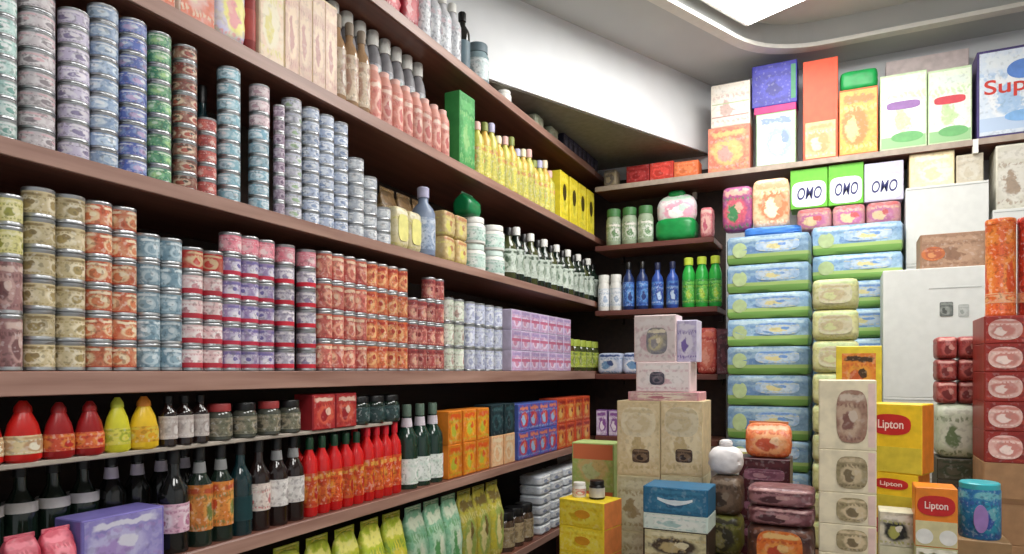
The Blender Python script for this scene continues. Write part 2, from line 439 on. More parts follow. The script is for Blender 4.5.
def jar(r, h, mat, label_mat, lid, name='jar', l0=.12, l1=.62, sx=1.0):
    prof = ((0, 0.002), (r * .9, 0), (r, h * .04), (r, h * .68), (r * .85, h * .78), (r * .8, h * .8), (0, h * .8))
    return (name, lathe(prof, 20, name='jar_body'), mat,
            [('label', lathe(((r * .99, h * l0), (r * 1.015, h * l0), (r * 1.015, h * l1), (r * .99, h * l1)), 20, name='jar_label'), label_mat, (0, 0, 0)),
             ('lid', lathe(((r * .82, h * .79), (r * .9, h * .79), (r * .9, h * .97), (r * .85, h), (0, h)), 20, name='jar_lid'), lid, (0, 0, 0))])
def longneck(r, h, mat, label_mat, cap, name='bottle', l0=.15, l1=.5, body_top=.62, neck=.42, capr=.5):
    prof = ((0, 0.003), (r * .85, 0), (r, h * .03), (r, h * body_top), (r * .85, h * (body_top + .07)), (r * neck, h * (body_top + .16)), (r * neck, h * .92), (0, h * .92))
    return (name, lathe(prof, 20, name='longneck_body'), mat,
            [('label', lathe(((r * .99, h * l0), (r * 1.02, h * l0), (r * 1.02, h * l1), (r * .99, h * l1)), 20, name='longneck_label'), label_mat, (0, 0, 0)),
             ('cap', lathe(((r * neck * .9, h * .85), (r * capr, h * .85), (r * capr, h * .985), (r * capr * .85, h), (0, h)), 16, name='longneck_cap'), cap, (0, 0, 0))])
def pouch(w_, d, h, mat, panel_mat=None, name='pouch', seed=1, crimp=None):
    w_, d, h = round(w_, 3), round(d, 3), round(h, 3)
    parts = [('top_seal', box(round(w_ * .86, 4), 0.004, round(h * .09, 4), 0.001, name='seal'), crimp or mat, (0, 0, h * .955))]
    if panel_mat: parts.append(('front_print', disc(round(w_ * .36, 3), round(h * .26, 3), 0.002, cut=.7), panel_mat, (0, -d / 2 - 0.001, h * .42)))
    return (name, soft(w_, d, h, 5.0, 0.002, seed, 0.80), mat, parts)
def pack(w_, d, h, mat, panel_mat=None, name='pack', seed=1, p=7.0, wr=0.003, px=.0, pw=.36, ph=.32):
    w_, d, h = round(w_, 3), round(d, 3), round(h, 3)
    parts = []
    if panel_mat: parts.append(('front_print', disc(round(w_ * pw, 3), round(h * ph, 3), 0.003, cut=.55), panel_mat, (w_ * px, -d / 2 + 0.001 - wr * .5, h * .5)))
    return (name, soft(w_, d, h, p, wr, seed), mat, parts)

# ------------------------------------------------------------------ placing on the left shelves
R90 = math.pi / 2
ORD = ['', 'first', 'second', 'third', 'fourth', 'fifth', 'sixth', 'seventh', 'eighth', 'ninth', 'tenth', 'eleventh', 'twelfth', 'thirteenth', 'fourteenth', 'fifteenth']
def tier(j, m): return 'bottom tier' if j == 0 else ('top tier' if j == m - 1 else ORD[j + 1] + ' tier')
def full(label, i, n, j, m, k=0, rings=1):
    if n > 1: label += ', %s from the corner' % ORD[n - i]
    if m > 1: label += ', ' + tier(j, m)
    if rings > 1: label += ', ' + ('front row' if k == 0 else 'back row')
    if len(label.split()) > 16: print('LONG', len(label.split()), label)
    return label
USED = []
def clear_start(z, x0, x1, y0, h=0.05):
    ch = True
    while ch:
        ch = False
        for (uz0, uz1, ux0, ux1, uy0, uy1) in USED:
            if z < uz1 - .002 and z + h > uz0 + .002 and x0 < ux1 - .001 and x1 > ux0 + .001 and uy0 - .001 <= y0 < uy1 - 1e-5: y0 = uy1; ch = True
    return y0
def lrow(kind_fn, z, px0, px1, pitch, deep, label, cat, group, rows=1, rise=0.0, setback=0.012, rot=0.0, rowsfn=None, rings=1, jit=0.002, spin=False, n=None):
    """goods side by side between two picture columns along the left shelf; kind_fn(i, j) gives the kind"""
    X = -L - setback - deep / 2
    y0, y1 = yl(px0, X), yl(px1, X)
    x0, x1 = X - deep / 2 - .005, X + deep / 2
    if rings > 1: x0 -= deep
    y0 = clear_start(z, x0, x1, y0)
    n = n or max(1, int((y1 - y0) / pitch + .25))
    st = max((y1 - y0) / n, pitch)
    USED.append((z, z + .3 if not spin else z + .2, x0, x1, y0, y0 + st * n))
    slack = max(0.0, st - pitch)
    for k in range(rings):
        for i in range(n):
            zz = z
            m = rowsfn(i) if rowsfn else rows
            jx, jy = -random.uniform(0, jit), random.uniform(-.5, .5) * min(slack, .004)
            for j in range(m):
                kd = kind_fn(i, j)
                a = R90 + (random.uniform(-3, 3) if spin else random.uniform(-.5, .5) * min(.08, slack / .1)) + rot
                place(kd, (X - k * (deep + .004) + jx, y0 + st * (i + .5) + jy, zz), a, full(label, i, n, j, m, k, rings), cat, group if n * m * rings > 1 else None)
                zz += rise
    return y0, st, n, X
def cans(z, px0, px1, d, h, rows, cols, label, group, bands=(), scale=45, rowsfn=None, setback=0.012, mats=None, pos=None, n=None):
    nm = label.replace(' ', '_')[:40]
    m = printed(nm, cols, scale, bands, pos=pos, cyl=True)
    if n:
        Xm = -L - setback - d / 2
        d = round(min(d, (yl(px1, Xm) - yl(px0, Xm)) / n - .0014), 4)
    return lrow(lambda i, j: tin(d, h, m), z, px0, px1, d + 0.0012, d, label, 'tin', group, rows=rows, rise=h, spin=True, rowsfn=rowsfn, setback=setback, n=n)
def cap_row(res, z, d, h, m, label, group, rows=1, name='food_tin'):
    y0, st, n, X = res; d = round(min(d, st - .0014), 4)
    for i in range(n):
        for j in range(rows):
            place(tin(d, h, m), (X, y0 + st * (i + .5), z + j * h), random.random() * 6, full(label, i, n, j, rows), 'tin', group)

# ================================================================== SHELF A: tall columns of flat tins
fd, fh = 0.064, 0.0415
W1 = C(232, 232, 236)
def b2(h, c0, c1): return ((0, h * .2, c0), (h * .8, h, c1))
cans(hA, -34, 16, .064, fh, 8, [C(170, 205, 200), C(225, 235, 232), C(120, 170, 160), C(235, 238, 238)], 'aqua and white flat tin beside grey tins', 'aqua flat tins', n=2)
cans(hA, 19, 54, .070, fh, 8, [C(205, 196, 200), C(228, 222, 224), C(150, 140, 146), C(226, 190, 196)], 'pinkish grey flat tin in a tall column beside lilac tins', 'pinkish grey flat tins', n=1)
cans(hA, 59, 88, fd, fh, 8, [C(205, 196, 222), C(230, 226, 238), C(150, 140, 176), C(238, 232, 240)], 'lilac and white flat tin in a tall column beside pale blue tins', 'lilac flat tins', n=1)
cans(hA, 88, 118, fd, fh, 9, [C(140, 165, 200), C(210, 224, 236), C(176, 198, 222), C(236, 240, 244)], 'pale blue and white flat tin in a tall column beside royal blue tins', 'pale blue flat tins', n=1)
cans(hA, 118, 146, fd, fh, 9, [C(90, 110, 186), C(150, 170, 216), C(200, 176, 214), C(226, 230, 240)], 'royal blue and lilac flat tin in a tall column beside green tins', 'royal blue flat tins', n=1)
cans(hA, 147, 170, .058, fh, 9, [C(60, 130, 100), C(130, 186, 140), C(176, 214, 150), C(214, 230, 206)], 'green flat tin in a tall column beside blue tins', 'green flat tins', n=1)
cans(hA, 172, 197, .060, fh, 9, [C(130, 60, 54), C(220, 196, 170), C(180, 90, 76), C(96, 80, 70)], 'brown, red and cream flat tin in a tall column beside green tins', 'brown and red flat tins', n=1)
cans(hA, 197, 214, .050, fh, 5, [C(170, 70, 70), C(206, 110, 100), C(226, 190, 180)], 'red flat tin in a half height column', 'red flat tins', n=1)
lrow(lambda i, j: longneck(.026, .33, glassy('dark_teal_glass', C(12, 40, 44)), plain('teal_label', C(16, 56, 60)), M_BLACK, 'oil_bottle'), hA, 192, 212, .054, .052, 'dark teal bottle standing behind the red flat tins', 'bottle', None, n=1, setback=.085)
cans(hA, 214, 243, .062, fh, 9, [C(130, 180, 196), C(200, 222, 230), C(170, 200, 214), C(236, 240, 242)], 'pale aqua flat tin in a tall column behind red tins', 'pale aqua flat tins', n=1)
rA = cans(hA, 246, 272, .058, .040, 6, [C(130, 176, 196), C(210, 226, 232), C(170, 196, 210), C(226, 230, 236)], 'sky blue and white flat tin stacked under pink tins', 'sky blue flat tins', n=1)
# pink tins resting on top of that column
mp_ = printed('pink_grey_label', [C(214, 190, 196), C(232, 216, 218), C(196, 160, 170)], 40)
cap_row(rA, hA + .24, .058, .042, mp_, 'pale pink flat tin on top of a sky blue column', 'pale pink flat tins', 3)
cans(hA, 271, 281, .034, .0415, 8, [C(150, 130, 150), C(196, 180, 196), C(120, 100, 124)], 'slim mauve grey tin in a narrow column', 'slim mauve tins', n=1)
cans(hA, 281, 302, .062, .0415, 9, [C(190, 190, 206), C(226, 226, 234), C(170, 196, 160), C(200, 205, 222)], 'white and lilac grey tin in a tall column beside a dark gap', 'white lilac grey tins', n=1)
cans(hA, 302, 346, .060, .0415, 9, [C(176, 190, 216), C(222, 228, 238), C(150, 168, 200), C(232, 236, 242)], 'white and ice blue tin beside stepped tubs', 'white ice blue tins', n=3, rowsfn=lambda i: (9, 9, 9)[i])
cans(hA, 347, 388, .066, .046, 5, [C(176, 184, 196), C(226, 230, 232), C(206, 212, 218), C(236, 236, 236)], 'white flat tub stacked in a stepped pile', 'white tubs in stepped pile', n=3, rowsfn=lambda i: (6, 5, 3)[i])
m1 = printed('olive_brown_pouch', [C(110, 84, 50), C(150, 116, 70), C(196, 170, 120)], 25)
lrow(lambda i, j: pouch(.11, .07, .27, m1, printed('cream_patch', [C(226, 210, 160), C(200, 180, 120)], 30), 'food_pouch', seed=i), hA, 378, 424, .115, .07, 'tall brown foil pouch standing behind cream packs', 'pouch', 'tall brown foil pouches', setback=.15)
m1 = printed('cream_pack', [C(220, 206, 160), C(236, 228, 200), C(206, 200, 110)], 30)
lrow(lambda i, j: pack(.085, .07, .16, m1, plain('pale_yellow_print', C(230, 224, 140)), 'food_pack', seed=i), hA, 389, 413, .088, .07, 'cream and yellow soft pack beside a grey blue bottle', 'pack', 'cream soft packs', n=2)
gb = plain('grey_blue_plastic', C(120, 134, 158), .35)
lrow(lambda i, j: longneck(.05, .29, gb, printed('blue_white_label', [C(150, 170, 200), C(210, 220, 232)], 25), plain('lilac_cap', C(180, 178, 205)), 'cleaner_bottle', .1, .55), hA, 412, 434, .11, .10, 'grey blue cleaner bottle with a lilac cap on the tin shelf', 'bottle', None, n=1)
m1 = printed('sand_pack', [C(206, 176, 120), C(226, 208, 150), C(230, 222, 120), C(190, 130, 90)], 30)
lrow(lambda i, j: pack(.09, .08, .11, m1, None, 'food_pack', seed=i + 3), hA, 435, 461, .095, .08, 'sand and yellow soft pack stacked beside mint tubs', 'pack', 'sand soft packs', rows=2, rise=.108, n=2)
mint = printed('mint_label', [C(190, 216, 206), C(226, 236, 230), C(150, 196, 180)], 22)
lrow(lambda i, j: jar(.062, .125, M_WHITE, mint, M_WHITE if j else plain('mint_lid', C(206, 224, 216)), 'food_tub', sx=1), hA, 462, 501, .126, .124, 'mint white round tub with label, stacked two high', 'tub', 'mint tubs', rows=2, rise=.125, n=2)
gk = plain('green_foil', C(20, 120, 70), .3)
Xc = -L - .08
place(pouch(.12, .10, .105, gk, None, 'food_pouch', 4, plain('mint_seal', C(150, 210, 180))), (Xc, yl(467, Xc), hA + .25), R90, 'emerald green bag lying on the mint tubs', 'bag')
dk = glassy('dark_green_glass', C(22, 36, 28)); olive = glassy('olive_glass', C(60, 66, 36))
bw = printed('white_green_label', [C(210, 220, 210), C(120, 140, 120), C(190, 200, 186), C(70, 90, 70)], 28)
lrow(lambda i, j: longneck(.043, .27 + .02 * (i % 2), dk if i % 3 else olive, bw, M_WHITE if i % 2 else M_BLACK, 'oil_bottle', .14, .58), hA, 503, 594, .092, .086, 'dark green glass bottle with white label near the corner', 'bottle', 'dark green bottles on the tin shelf')

# ================================================================== SHELF B: blocks of tins
h6 = .0645
rB = cans(hB, -34, 22, .066, .115, 2, [C(150, 110, 110), C(186, 152, 146), C(120, 84, 84), C(206, 180, 170)], 'brownish pink large tin beside beige tins', 'brownish pink large tins', n=2)
cap_row(rB, hB + .23, .066, h6, printed('olive_yellow_label', [C(206, 200, 130), C(226, 218, 170), C(150, 150, 70)], 35), 'olive yellow tin on large brownish pink tins', 'olive yellow tins on large tins', 2)
BG = [C(196, 180, 140), C(226, 214, 184), C(170, 150, 100), C(150, 130, 90)]
cans(hB, 22, 84, .062, h6, 6, BG, 'beige and olive tin beside orange cream tins', 'beige olive tins', ((0, .009, C(140, 140, 84)), (h6 - .012, h6, C(206, 190, 150))), n=2)
cans(hB, 84, 135, .060, h6, 6, [C(196, 90, 60), C(230, 200, 160), C(214, 130, 90), C(236, 220, 190)], 'orange red and cream tin in a six high block', 'orange cream tins', ((0, .011, C(190, 76, 56)),), 32, n=2, rowsfn=lambda i: 6)
cans(hB, 134, 180, .060, .067, 5, [C(110, 140, 156), C(180, 198, 206), C(140, 166, 180), C(206, 216, 220)], 'grey blue tin in a block beside orange tins', 'grey blue tins', ((0, .010, C(90, 112, 126)),), n=2)
rB = cans(hB, 180, 221, .060, h6, 4, [C(226, 190, 190), C(240, 226, 224), C(206, 150, 156)], 'white and pink tin with a red band', 'white pink tins', ((0, .022, C(186, 50, 64)),), n=2)
mr1 = printed('red_cream_top', [C(190, 44, 44), C(220, 190, 150), C(206, 80, 70)], 30)
cap_row(rB, hB + 4 * h6, .06, h6, mr1, 'red and cream tin on white pink tins', 'red cream tins')
rB1 = cans(hB, 221, 272, .062, h6, 5, [C(150, 130, 176), C(206, 200, 220), C(226, 222, 230), C(120, 110, 170)], 'lilac and white tin with a red band', 'lilac tins with red band', ((0, .020, C(196, 50, 76)),), n=3)
rB2 = cans(hB, 273, 316, .062, h6, 5, [C(176, 170, 186), C(222, 218, 224), C(150, 140, 170), C(232, 226, 228)], 'silver lilac tin with a bright red band', 'silver lilac tins', ((0, .022, C(206, 40, 60)),), n=2)
m_ = printed('rose_top_tin', [C(226, 120, 140), C(236, 170, 180), C(240, 214, 214)], 28)
cap_row(rB1, hB + 5 * h6, .062, .062, m_, 'rose pink tin on lilac tins', 'rose pink tins')
cap_row(rB2, hB + 5 * h6, .062, .062, m_, 'rose pink tin on silver lilac tins', 'rose pink tins on silver tins')
cans(hB, 317, 364, .058, .098, 4, [C(190, 84, 80), C(232, 172, 146), C(204, 112, 98), C(236, 206, 176)], 'brick red and salmon tin in a four high block', 'brick red salmon tins', ((0, .012, C(160, 46, 50)), (.083, .098, C(206, 110, 90))), 30, n=4)
cans(hB, 364, 405, .058, .098, 4, [C(206, 96, 60), C(236, 186, 130), C(216, 130, 90), C(180, 60, 50)], 'orange tin in a block beside brick red tins', 'orange tins', ((0, .012, C(176, 60, 46)),), 30, n=4, rowsfn=lambda i: (4, 4, 4, 4)[i])
cans(hB, 406, 441, .060, .096, 3, [C(166, 70, 70), C(206, 130, 120), C(226, 176, 150), C(140, 50, 56)], 'dusky red tin beside the orange tins', 'dusky red tins', ((0, .012, C(130, 40, 46)),), 30, n=4, rowsfn=lambda i: (3, 3, 4, 4)[i])
cans(hB, 441, 462, .064, .105, 3, [C(206, 216, 196), C(230, 232, 220), C(190, 160, 150)], 'pale green white tin in a three high column', 'pale green white tins', (), 30, n=2)
cans(hB, 463, 500, .068, .105, 3, [C(190, 196, 222), C(226, 230, 240), C(170, 176, 206), C(214, 218, 226)], 'white and periwinkle tin in a three high block', 'white periwinkle tins', (), 30, n=4)
lil = printed('lilac_front', [C(190, 160, 200), C(226, 210, 230), C(206, 140, 170), C(170, 150, 196)], 24, ((.045, .06, C(196, 110, 140)),))
lc = plain('lilac_card', C(206, 196, 220), .5)
lrow(lambda i, j: carton(.115, .12, .105, lc, lil, 'food_carton'), hB, 501, 553, .118, .12, 'lilac and pink carton stacked three high near the corner', 'carton', 'lilac cartons', rows=3, rise=.105, n=7)
yg = printed('yellow_green_label', [C(176, 190, 70), C(120, 140, 60), C(216, 214, 150)], 26)
lrow(lambda i, j: jar(.052, .20, glassy('amber_glass', C(70, 52, 26)) if i < 1 else olive, yg, plain('lime_lid', C(160, 176, 70)), 'food_jar'), hB, 555, 594, .112, .104, 'jar with yellow green label in the corner of the tin shelf', 'jar', 'jars with yellow green labels')

# ================================================================== LEDGE under shelf B
red = plain('ketchup_red', C(190, 30, 24), .3); dred = plain('deep_red', C(150, 26, 28), .3); yel = plain('mustard_yellow', C(226, 186, 40), .3)
crl = printed('cream_oval', [C(226, 206, 160), C(190, 150, 110), C(236, 228, 206)], 50)
lrow(lambda i, j: squeeze(.036, .128, red, crl, red), hI, -40, 24, .075, .055, 'bright red ketchup bottle with cream label on the thin ledge', 'bottle', 'bright red ketchup bottles', n=2)
lrow(lambda i, j: squeeze(.032, .122, dred, printed('orange_oval', [C(206, 80, 50), C(220, 130, 60), C(190, 40, 36)], 50), dred), hI, 33, 89, .066, .05, 'dark red sauce bottle with orange label on the thin ledge', 'bottle', 'dark red sauce bottles', n=2)
lrow(lambda i, j: squeeze(.031, .128, plain('lime_yellow', C(206, 200, 50), .3), printed('lime_oval', [C(226, 216, 90), C(170, 180, 50)], 50), plain('lime_cap', C(190, 196, 60))), hI, 89, 115, .064, .05, 'lime yellow sauce bottle between red and amber bottles', 'bottle', None, n=1)
lrow(lambda i, j: squeeze(.036, .128, yel, printed('amber_oval', [C(236, 170, 30), C(230, 200, 70)], 50), plain('orange_cap', C(226, 140, 50))), hI, 116, 149, .074, .055, 'amber yellow mustard bottle at the end of the sauce bottles', 'bottle', None, n=1)
cola = glassy('dark_brown_glass', C(28, 14, 12))
whl = printed('white_slim_label', [C(206, 196, 190), C(180, 166, 160), C(220, 214, 210)], 40)
lrow(lambda i, j: longneck(.022, .128, cola, whl, M_BLACK, 'sauce_bottle', .15, .60), hI, 160, 205, .047, .044, 'small dark brown bottle with tall white label on the ledge', 'bottle', 'small dark brown bottles', n=3)
lrow(lambda i, j: jar(.034, .10, glassy('grey_glass', C(66, 68, 60)), printed('khaki_label', [C(110, 110, 90), C(150, 140, 120), C(84, 80, 70)], 40), M_BLACK if i % 2 else plain('red_lid', C(150, 50, 50)), 'food_jar'), hI, 206, 300, .074, .068, 'small grey glass jar in the shade on the ledge', 'jar', 'small grey jars')
m_ = printed('red_carton_front', [C(170, 40, 44), C(206, 90, 70), C(150, 30, 40), C(226, 190, 170)], 35)
lrow(lambda i, j: carton(.105, .08, .115, plain('crimson_card', C(160, 40, 46)), m_, 'food_carton'), hI, 303, 348, .11, .08, 'small crimson carton on the ledge above the red bottles', 'carton', 'small crimson cartons', n=2)
lrow(lambda i, j: jar(.04, .10, dk, printed('dusk_label', [C(40, 60, 60), C(60, 90, 90)], 30), M_BLACK, 'food_jar'), hI, 350, 396, .086, .08, 'dark teal jar at the end of the ledge', 'jar', 'dark teal jars', n=3)

# ================================================================== SHELF C: wines, sauces, cartons
blk = glassy('black_glass', C(14, 15, 14)); wlab = printed('wine_white_label', [C(206, 200, 196), C(226, 222, 218), C(176, 168, 168)], 35)
glab = printed('grey_label', [C(110, 104, 108), C(140, 132, 136), C(80, 76, 80)], 30)
lrow(lambda i, j: wine(.034, .262, glassy('bottle_green_glass', C(16, 30, 22)), plain('white_paper_label', C(214, 210, 206)), None, .62 - .06, .70 - .05), hC, -34, 57, .07, .07, 'black green bottle with a small white label high on its shoulder', 'bottle', 'black green bottles', setback=.13, n=4)
lrow(lambda i, j: wine(.034, .262, blk, glab, plain('white_neck_paper', C(206, 196, 204))), hC, 62, 158, .07, .07, 'black wine bottle with white neck label behind the lilac carton', 'bottle', 'black wine bottles with neck label', setback=.13, n=4)
pk = printed('pink_red_pack', [C(196, 70, 90), C(226, 120, 136), C(176, 50, 70)], 30)
lrow(lambda i, j: pouch(.068, .06, .118, pk, None, 'sweet_pouch', i), hC, 0, 50, .072, .06, 'pink red pouch standing in front of black green bottles', 'pouch', 'pink red pouches', n=2)
lv = printed('lavender_front', [C(150, 140, 206), C(196, 190, 230), C(176, 150, 210), C(226, 224, 240)], 22)
lrow(lambda i, j: carton(.203, .10, .13, plain('lavender_card', C(120, 110, 180)), lv, 'gift_carton'), hC, 52, 146, .205, .10, 'wide lavender carton standing in front of wine bottles', 'carton', None, n=1)
pwl = printed('pink_white_label', [C(206, 160, 180), C(226, 206, 214), C(176, 110, 140)], 34)
lrow(lambda i, j: wine(.036, .262, blk, pwl, None, .2, .48), hC, 160, 188, .074, .072, 'black wine bottle with a pink white label beside the lavender carton', 'bottle', None, n=1)
orl = printed('orange_label', [C(206, 120, 50), C(226, 160, 80), C(120, 130, 70), C(190, 80, 50)], 34)
lrow(lambda i, j: wine(.033, .262, dk, orl, plain('grey_neck_paper', C(130, 130, 130)), .16, .62, name='juice_bottle'), hC, 187, 222, .067, .066, 'dark bottle with a tall orange label between black bottles', 'bottle', 'dark bottles with orange label', n=2)
lrow(lambda i, j: wine(.033, .262, glassy('dark_teal_glass', C(12, 40, 44)), plain('teal_label', C(16, 56, 60)), None), hC, 223, 239, .067, .066, 'dark teal bottle without a pale label', 'bottle', None, n=1)
rwl = printed('rose_white_label', [C(206, 190, 180), C(226, 214, 206), C(190, 100, 100)], 34)
lrow(lambda i, j: wine(.034, .262, cola, rwl, None, .22, .52), hC, 239, 259, .07, .068, 'dark brown bottle with a rose white label', 'bottle', None, n=1)
lrow(lambda i, j: wine(.034, .265, cola, wlab, plain('grey_neck_paper', C(130, 130, 130)), .22, .52), hC, 260, 298, .07, .068, 'dark brown bottle with a white label beside red sauce bottles', 'bottle', 'dark brown bottles with white label', n=2)
orl2 = printed('chilli_label', [C(206, 70, 30), C(226, 130, 50), C(190, 40, 30), C(230, 170, 80)], 40)
chil = glassy('chilli_red', C(190, 18, 20), .2)
chg = plain('dark_green_cap', C(20, 56, 34), .4)
lrow(lambda i, j: longneck(.0265, .25, chil, orl2, chg, 'chilli_sauce_bottle', .12, .55, .66, .4, .46), hC, 300, 362, .054, .053, 'red chilli sauce bottle with dark green cap', 'bottle', 'red chilli sauce bottles with green cap', rings=2)
lrow(lambda i, j: longneck(.0265, .27, chil, orl2, plain('red_cap', C(200, 30, 44), .35), 'chilli_sauce_bottle', .12, .55, .66, .4, .46), hC, 362, 399, .054, .053, 'taller red chilli sauce bottle with red cap', 'bottle', 'taller red chilli sauce bottles', rings=2)
lrow(lambda i, j: wine(.045, .33, glassy('deep_green_glass', C(18, 46, 36)), printed('white_mint_label', [C(214, 222, 214), C(236, 238, 234), C(180, 206, 190)], 26), plain('white_neck_paper', C(206, 196, 204)), .06, .36, cap=plain('sage_capsule', C(90, 110, 96))), hC, 400, 436, .092, .09, 'big green wine bottle with a large white label', 'bottle', 'big green wine bottles', n=3)
orp = printed('orange_pack_front', [C(220, 120, 30), C(236, 170, 40), C(190, 190, 60), C(226, 90, 30)], 22)
oc = plain('orange_card', C(216, 126, 36))
lrow(lambda i, j: carton(.115, .10, .145, oc, orp, 'food_carton'), hC, 438, 481, .118, .10, 'orange and yellow carton stacked two high beside wine bottles', 'carton', 'orange yellow cartons', rows=2, rise=.145, n=3)
lrow(lambda i, j: carton(.12, .10, .15, (plain('peach_card', C(226, 176, 130)), plain('teal_black_card', C(30, 50, 56)))[j], (printed('peach_front', [C(226, 176, 130), C(230, 206, 170)], 22), printed('teal_black_front', [C(26, 42, 48), C(50, 84, 90)], 22))[j], 'food_carton'), hC, 482, 507, .122, .10, 'teal or peach carton of a two tone pair', 'carton', 'teal and peach cartons', rows=2, rise=.15, n=2)
brd = printed('blue_red_front', [C(60, 90, 180), C(200, 60, 70), C(150, 190, 226), C(220, 130, 100)], 16)
lrow(lambda i, j: carton(.13, .12, .145, plain('blue_card', C(80, 100, 176)), brd, 'food_carton'), hC, 508, 541, .132, .12, 'blue and red carton stacked two high beside peach cartons', 'carton', 'blue red cartons', rows=2, rise=.145, n=4)
ror = printed('red_orange_front', [C(206, 70, 40), C(226, 140, 60), C(230, 190, 110), C(160, 40, 36)], 16)
lrow(lambda i, j: carton(.13, .12, .15, plain('red_orange_card', C(196, 76, 46)), ror, 'food_carton'), hC, 542, 582, .132, .12, 'red orange carton stacked two high in the corner', 'carton', 'red orange cartons', rows=2, rise=.15)

# ================================================================== SHELF F (lowest in view)
f1 = printed('lime_pack', [C(170, 186, 50), C(214, 200, 70), C(110, 150, 60), C(226, 220, 120)], 24)
lrow(lambda i, j: pouch(.12, .09, .36, f1, None, 'snack_pouch', i), hF, 270, 402, .124, .09, 'lime yellow snack pouch on the lowest shelf', 'pouch', 'lime yellow snack pouches')
f2 = printed('mint_green_pack', [C(120, 176, 140), C(176, 206, 176), C(90, 150, 90), C(206, 216, 190)], 20)
lrow(lambda i, j: pouch(.13, .09, .36, f2, None, 'snack_pouch', i + 5), hF, 403, 455, .134, .09, 'mint green snack pouch on the lowest shelf', 'pouch', 'mint green snack pouches')
f3 = printed('yellow_olive_pack', [C(190, 176, 60), C(150, 166, 80), C(220, 206, 140), C(120, 100, 50)], 20)
lrow(lambda i, j: pouch(.13, .09, .36, f3, None, 'snack_pouch', i + 9), hF, 456, 498, .134, .09, 'olive yellow snack pouch beside dark jars on the lowest shelf', 'pouch', 'olive yellow snack pouches')
lrow(lambda i, j: jar(.055, .20, glassy('brown_glass', C(66, 50, 38)), printed('beige_jar_label', [C(176, 156, 120), C(130, 110, 80)], 22), M_BLACK, 'food_jar'), hF, 499, 528, .115, .11, 'brown glass jar with beige label on the lowest shelf', 'jar', 'brown jars on the lowest shelf')
wg = printed('white_grey_pack', [C(200, 206, 214), C(226, 228, 230), C(150, 160, 186), C(236, 236, 232)], 18)
lrow(lambda i, j: pack(.16, .14, .055, wg, None, 'flat_pack', i * 3 + j), hF, 529, 585, .165, .14, 'white grey flat pack on the lowest shelf', 'pack', 'white grey flat packs', rows=6, rise=.055)

# ================================================================== SHELF D: bottles
d1 = printed('peach_front', [C(226, 110, 70), C(236, 190, 180), C(240, 220, 190)], 24)
lrow(lambda i, j: carton(.11, .10, .22, plain('peach_white_card', C(236, 214, 200)), d1, 'food_carton'), hD, 120, 204, .112, .10, 'red and white carton at the near end of the bottle shelf', 'carton', 'red white cartons on bottle shelf')
lrow(lambda i, j: pack(.10, .08, .20, printed('lilac_yellow_pack', [C(196, 190, 220), C(226, 216, 130), C(220, 150, 150)], 22), None, 'food_pack', i), hD, 205, 233, .105, .08, 'lilac and yellow soft pack beside a dark red bottle', 'pack', None, n=1)
lrow(lambda i, j: longneck(.02, .25, plain('dark_red_bottle', C(140, 40, 36)), plain('dark_red_label', C(170, 60, 50)), M_BLACK, 'sauce_bottle'), hD, 233, 241, .042, .04, 'slim dark red bottle between soft packs', 'bottle', None, n=1)
lrow(lambda i, j: carton(.095, .09, .26, plain('pale_peach_card', C(236, 220, 190)), printed('peach_lime_front', [C(236, 206, 176), C(240, 230, 200), C(226, 214, 130)], 22), 'food_carton'), hD, 241, 262, .098, .09, 'cream peach carton beside the slim dark red bottle', 'carton', None, n=1)
be = printed('rose_beige_front', [C(206, 170, 150), C(226, 200, 170), C(190, 140, 130)], 30, stretch=(1, 1, .3))
lrow(lambda i, j: carton(.058, .10, .30, plain('beige_card', C(226, 206, 166)), be, 'bottle_carton'), hD, 263, 314, .059, .10, 'beige bottle carton with rose print in a close row', 'carton', 'beige bottle cartons', n=4)
br = glassy('pale_amber_glass', C(150, 120, 90)); bel = printed('beige_slim_label', [C(206, 186, 160), C(176, 140, 120), C(226, 214, 196)], 34)
lrow(lambda i, j: longneck(.031, .30, br, bel, plain('taupe_cap', C(140, 126, 110)), 'juice_bottle', .08, .6), hD, 315, 348, .064, .062, 'pale amber bottle with beige label beside beige cartons', 'bottle', 'pale amber bottles', n=3)
si = printed('silver_label', [C(150, 152, 160), C(196, 198, 202), C(120, 122, 130), C(170, 190, 186)], 34)
lrow(lambda i, j: longneck(.034, .388, plain('smoky_plastic', C(120, 118, 122)), si, M_WHITE, 'oil_bottle', .1, .66, .70, .5, .7), hD, 325, 420, .075, .068, 'grey bottle with silver label and cream cap, standing behind pink packs', 'bottle', 'grey bottles with cream caps', setback=.082)
sa = printed('salmon_pack', [C(206, 130, 116), C(226, 176, 160), C(190, 96, 90), C(236, 206, 190)], 34, stretch=(1, 1, .4))
lrow(lambda i, j: longneck(.032, .205, plain('salmon_plastic', C(210, 150, 136)), sa, plain('blush_cap', C(220, 176, 166)), 'sauce_bottle', .04, .72, .76, .6, .66), hD, 352, 446, .066, .064, 'salmon pink bottle in the front row of the bottle shelf', 'bottle', 'salmon pink bottles', rings=1)
gr = plain('leaf_green_card', C(70, 160, 84), .45)
lrow(lambda i, j: carton(.13, .08, .33, gr, printed('leaf_green_front', [C(60, 150, 76), C(96, 180, 104), C(146, 200, 126)], 20), 'tall_carton'), hD, 447, 472, .13, .08, 'tall bright green carton on the bottle shelf', 'carton', None, n=1)
yl_ = printed('lime_oil_label', [C(206, 196, 80), C(176, 180, 90), C(226, 214, 140), C(206, 150, 90)], 26)
ylb = [plain('pale_oil', C(190, 186, 90), .25), plain('gold_oil', C(206, 170, 80), .25)]
capm = [plain('blush_cap', C(220, 176, 166)), plain('olive_cap', C(130, 140, 70)), plain('lilac_cap', C(180, 178, 205)), M_CREAM]
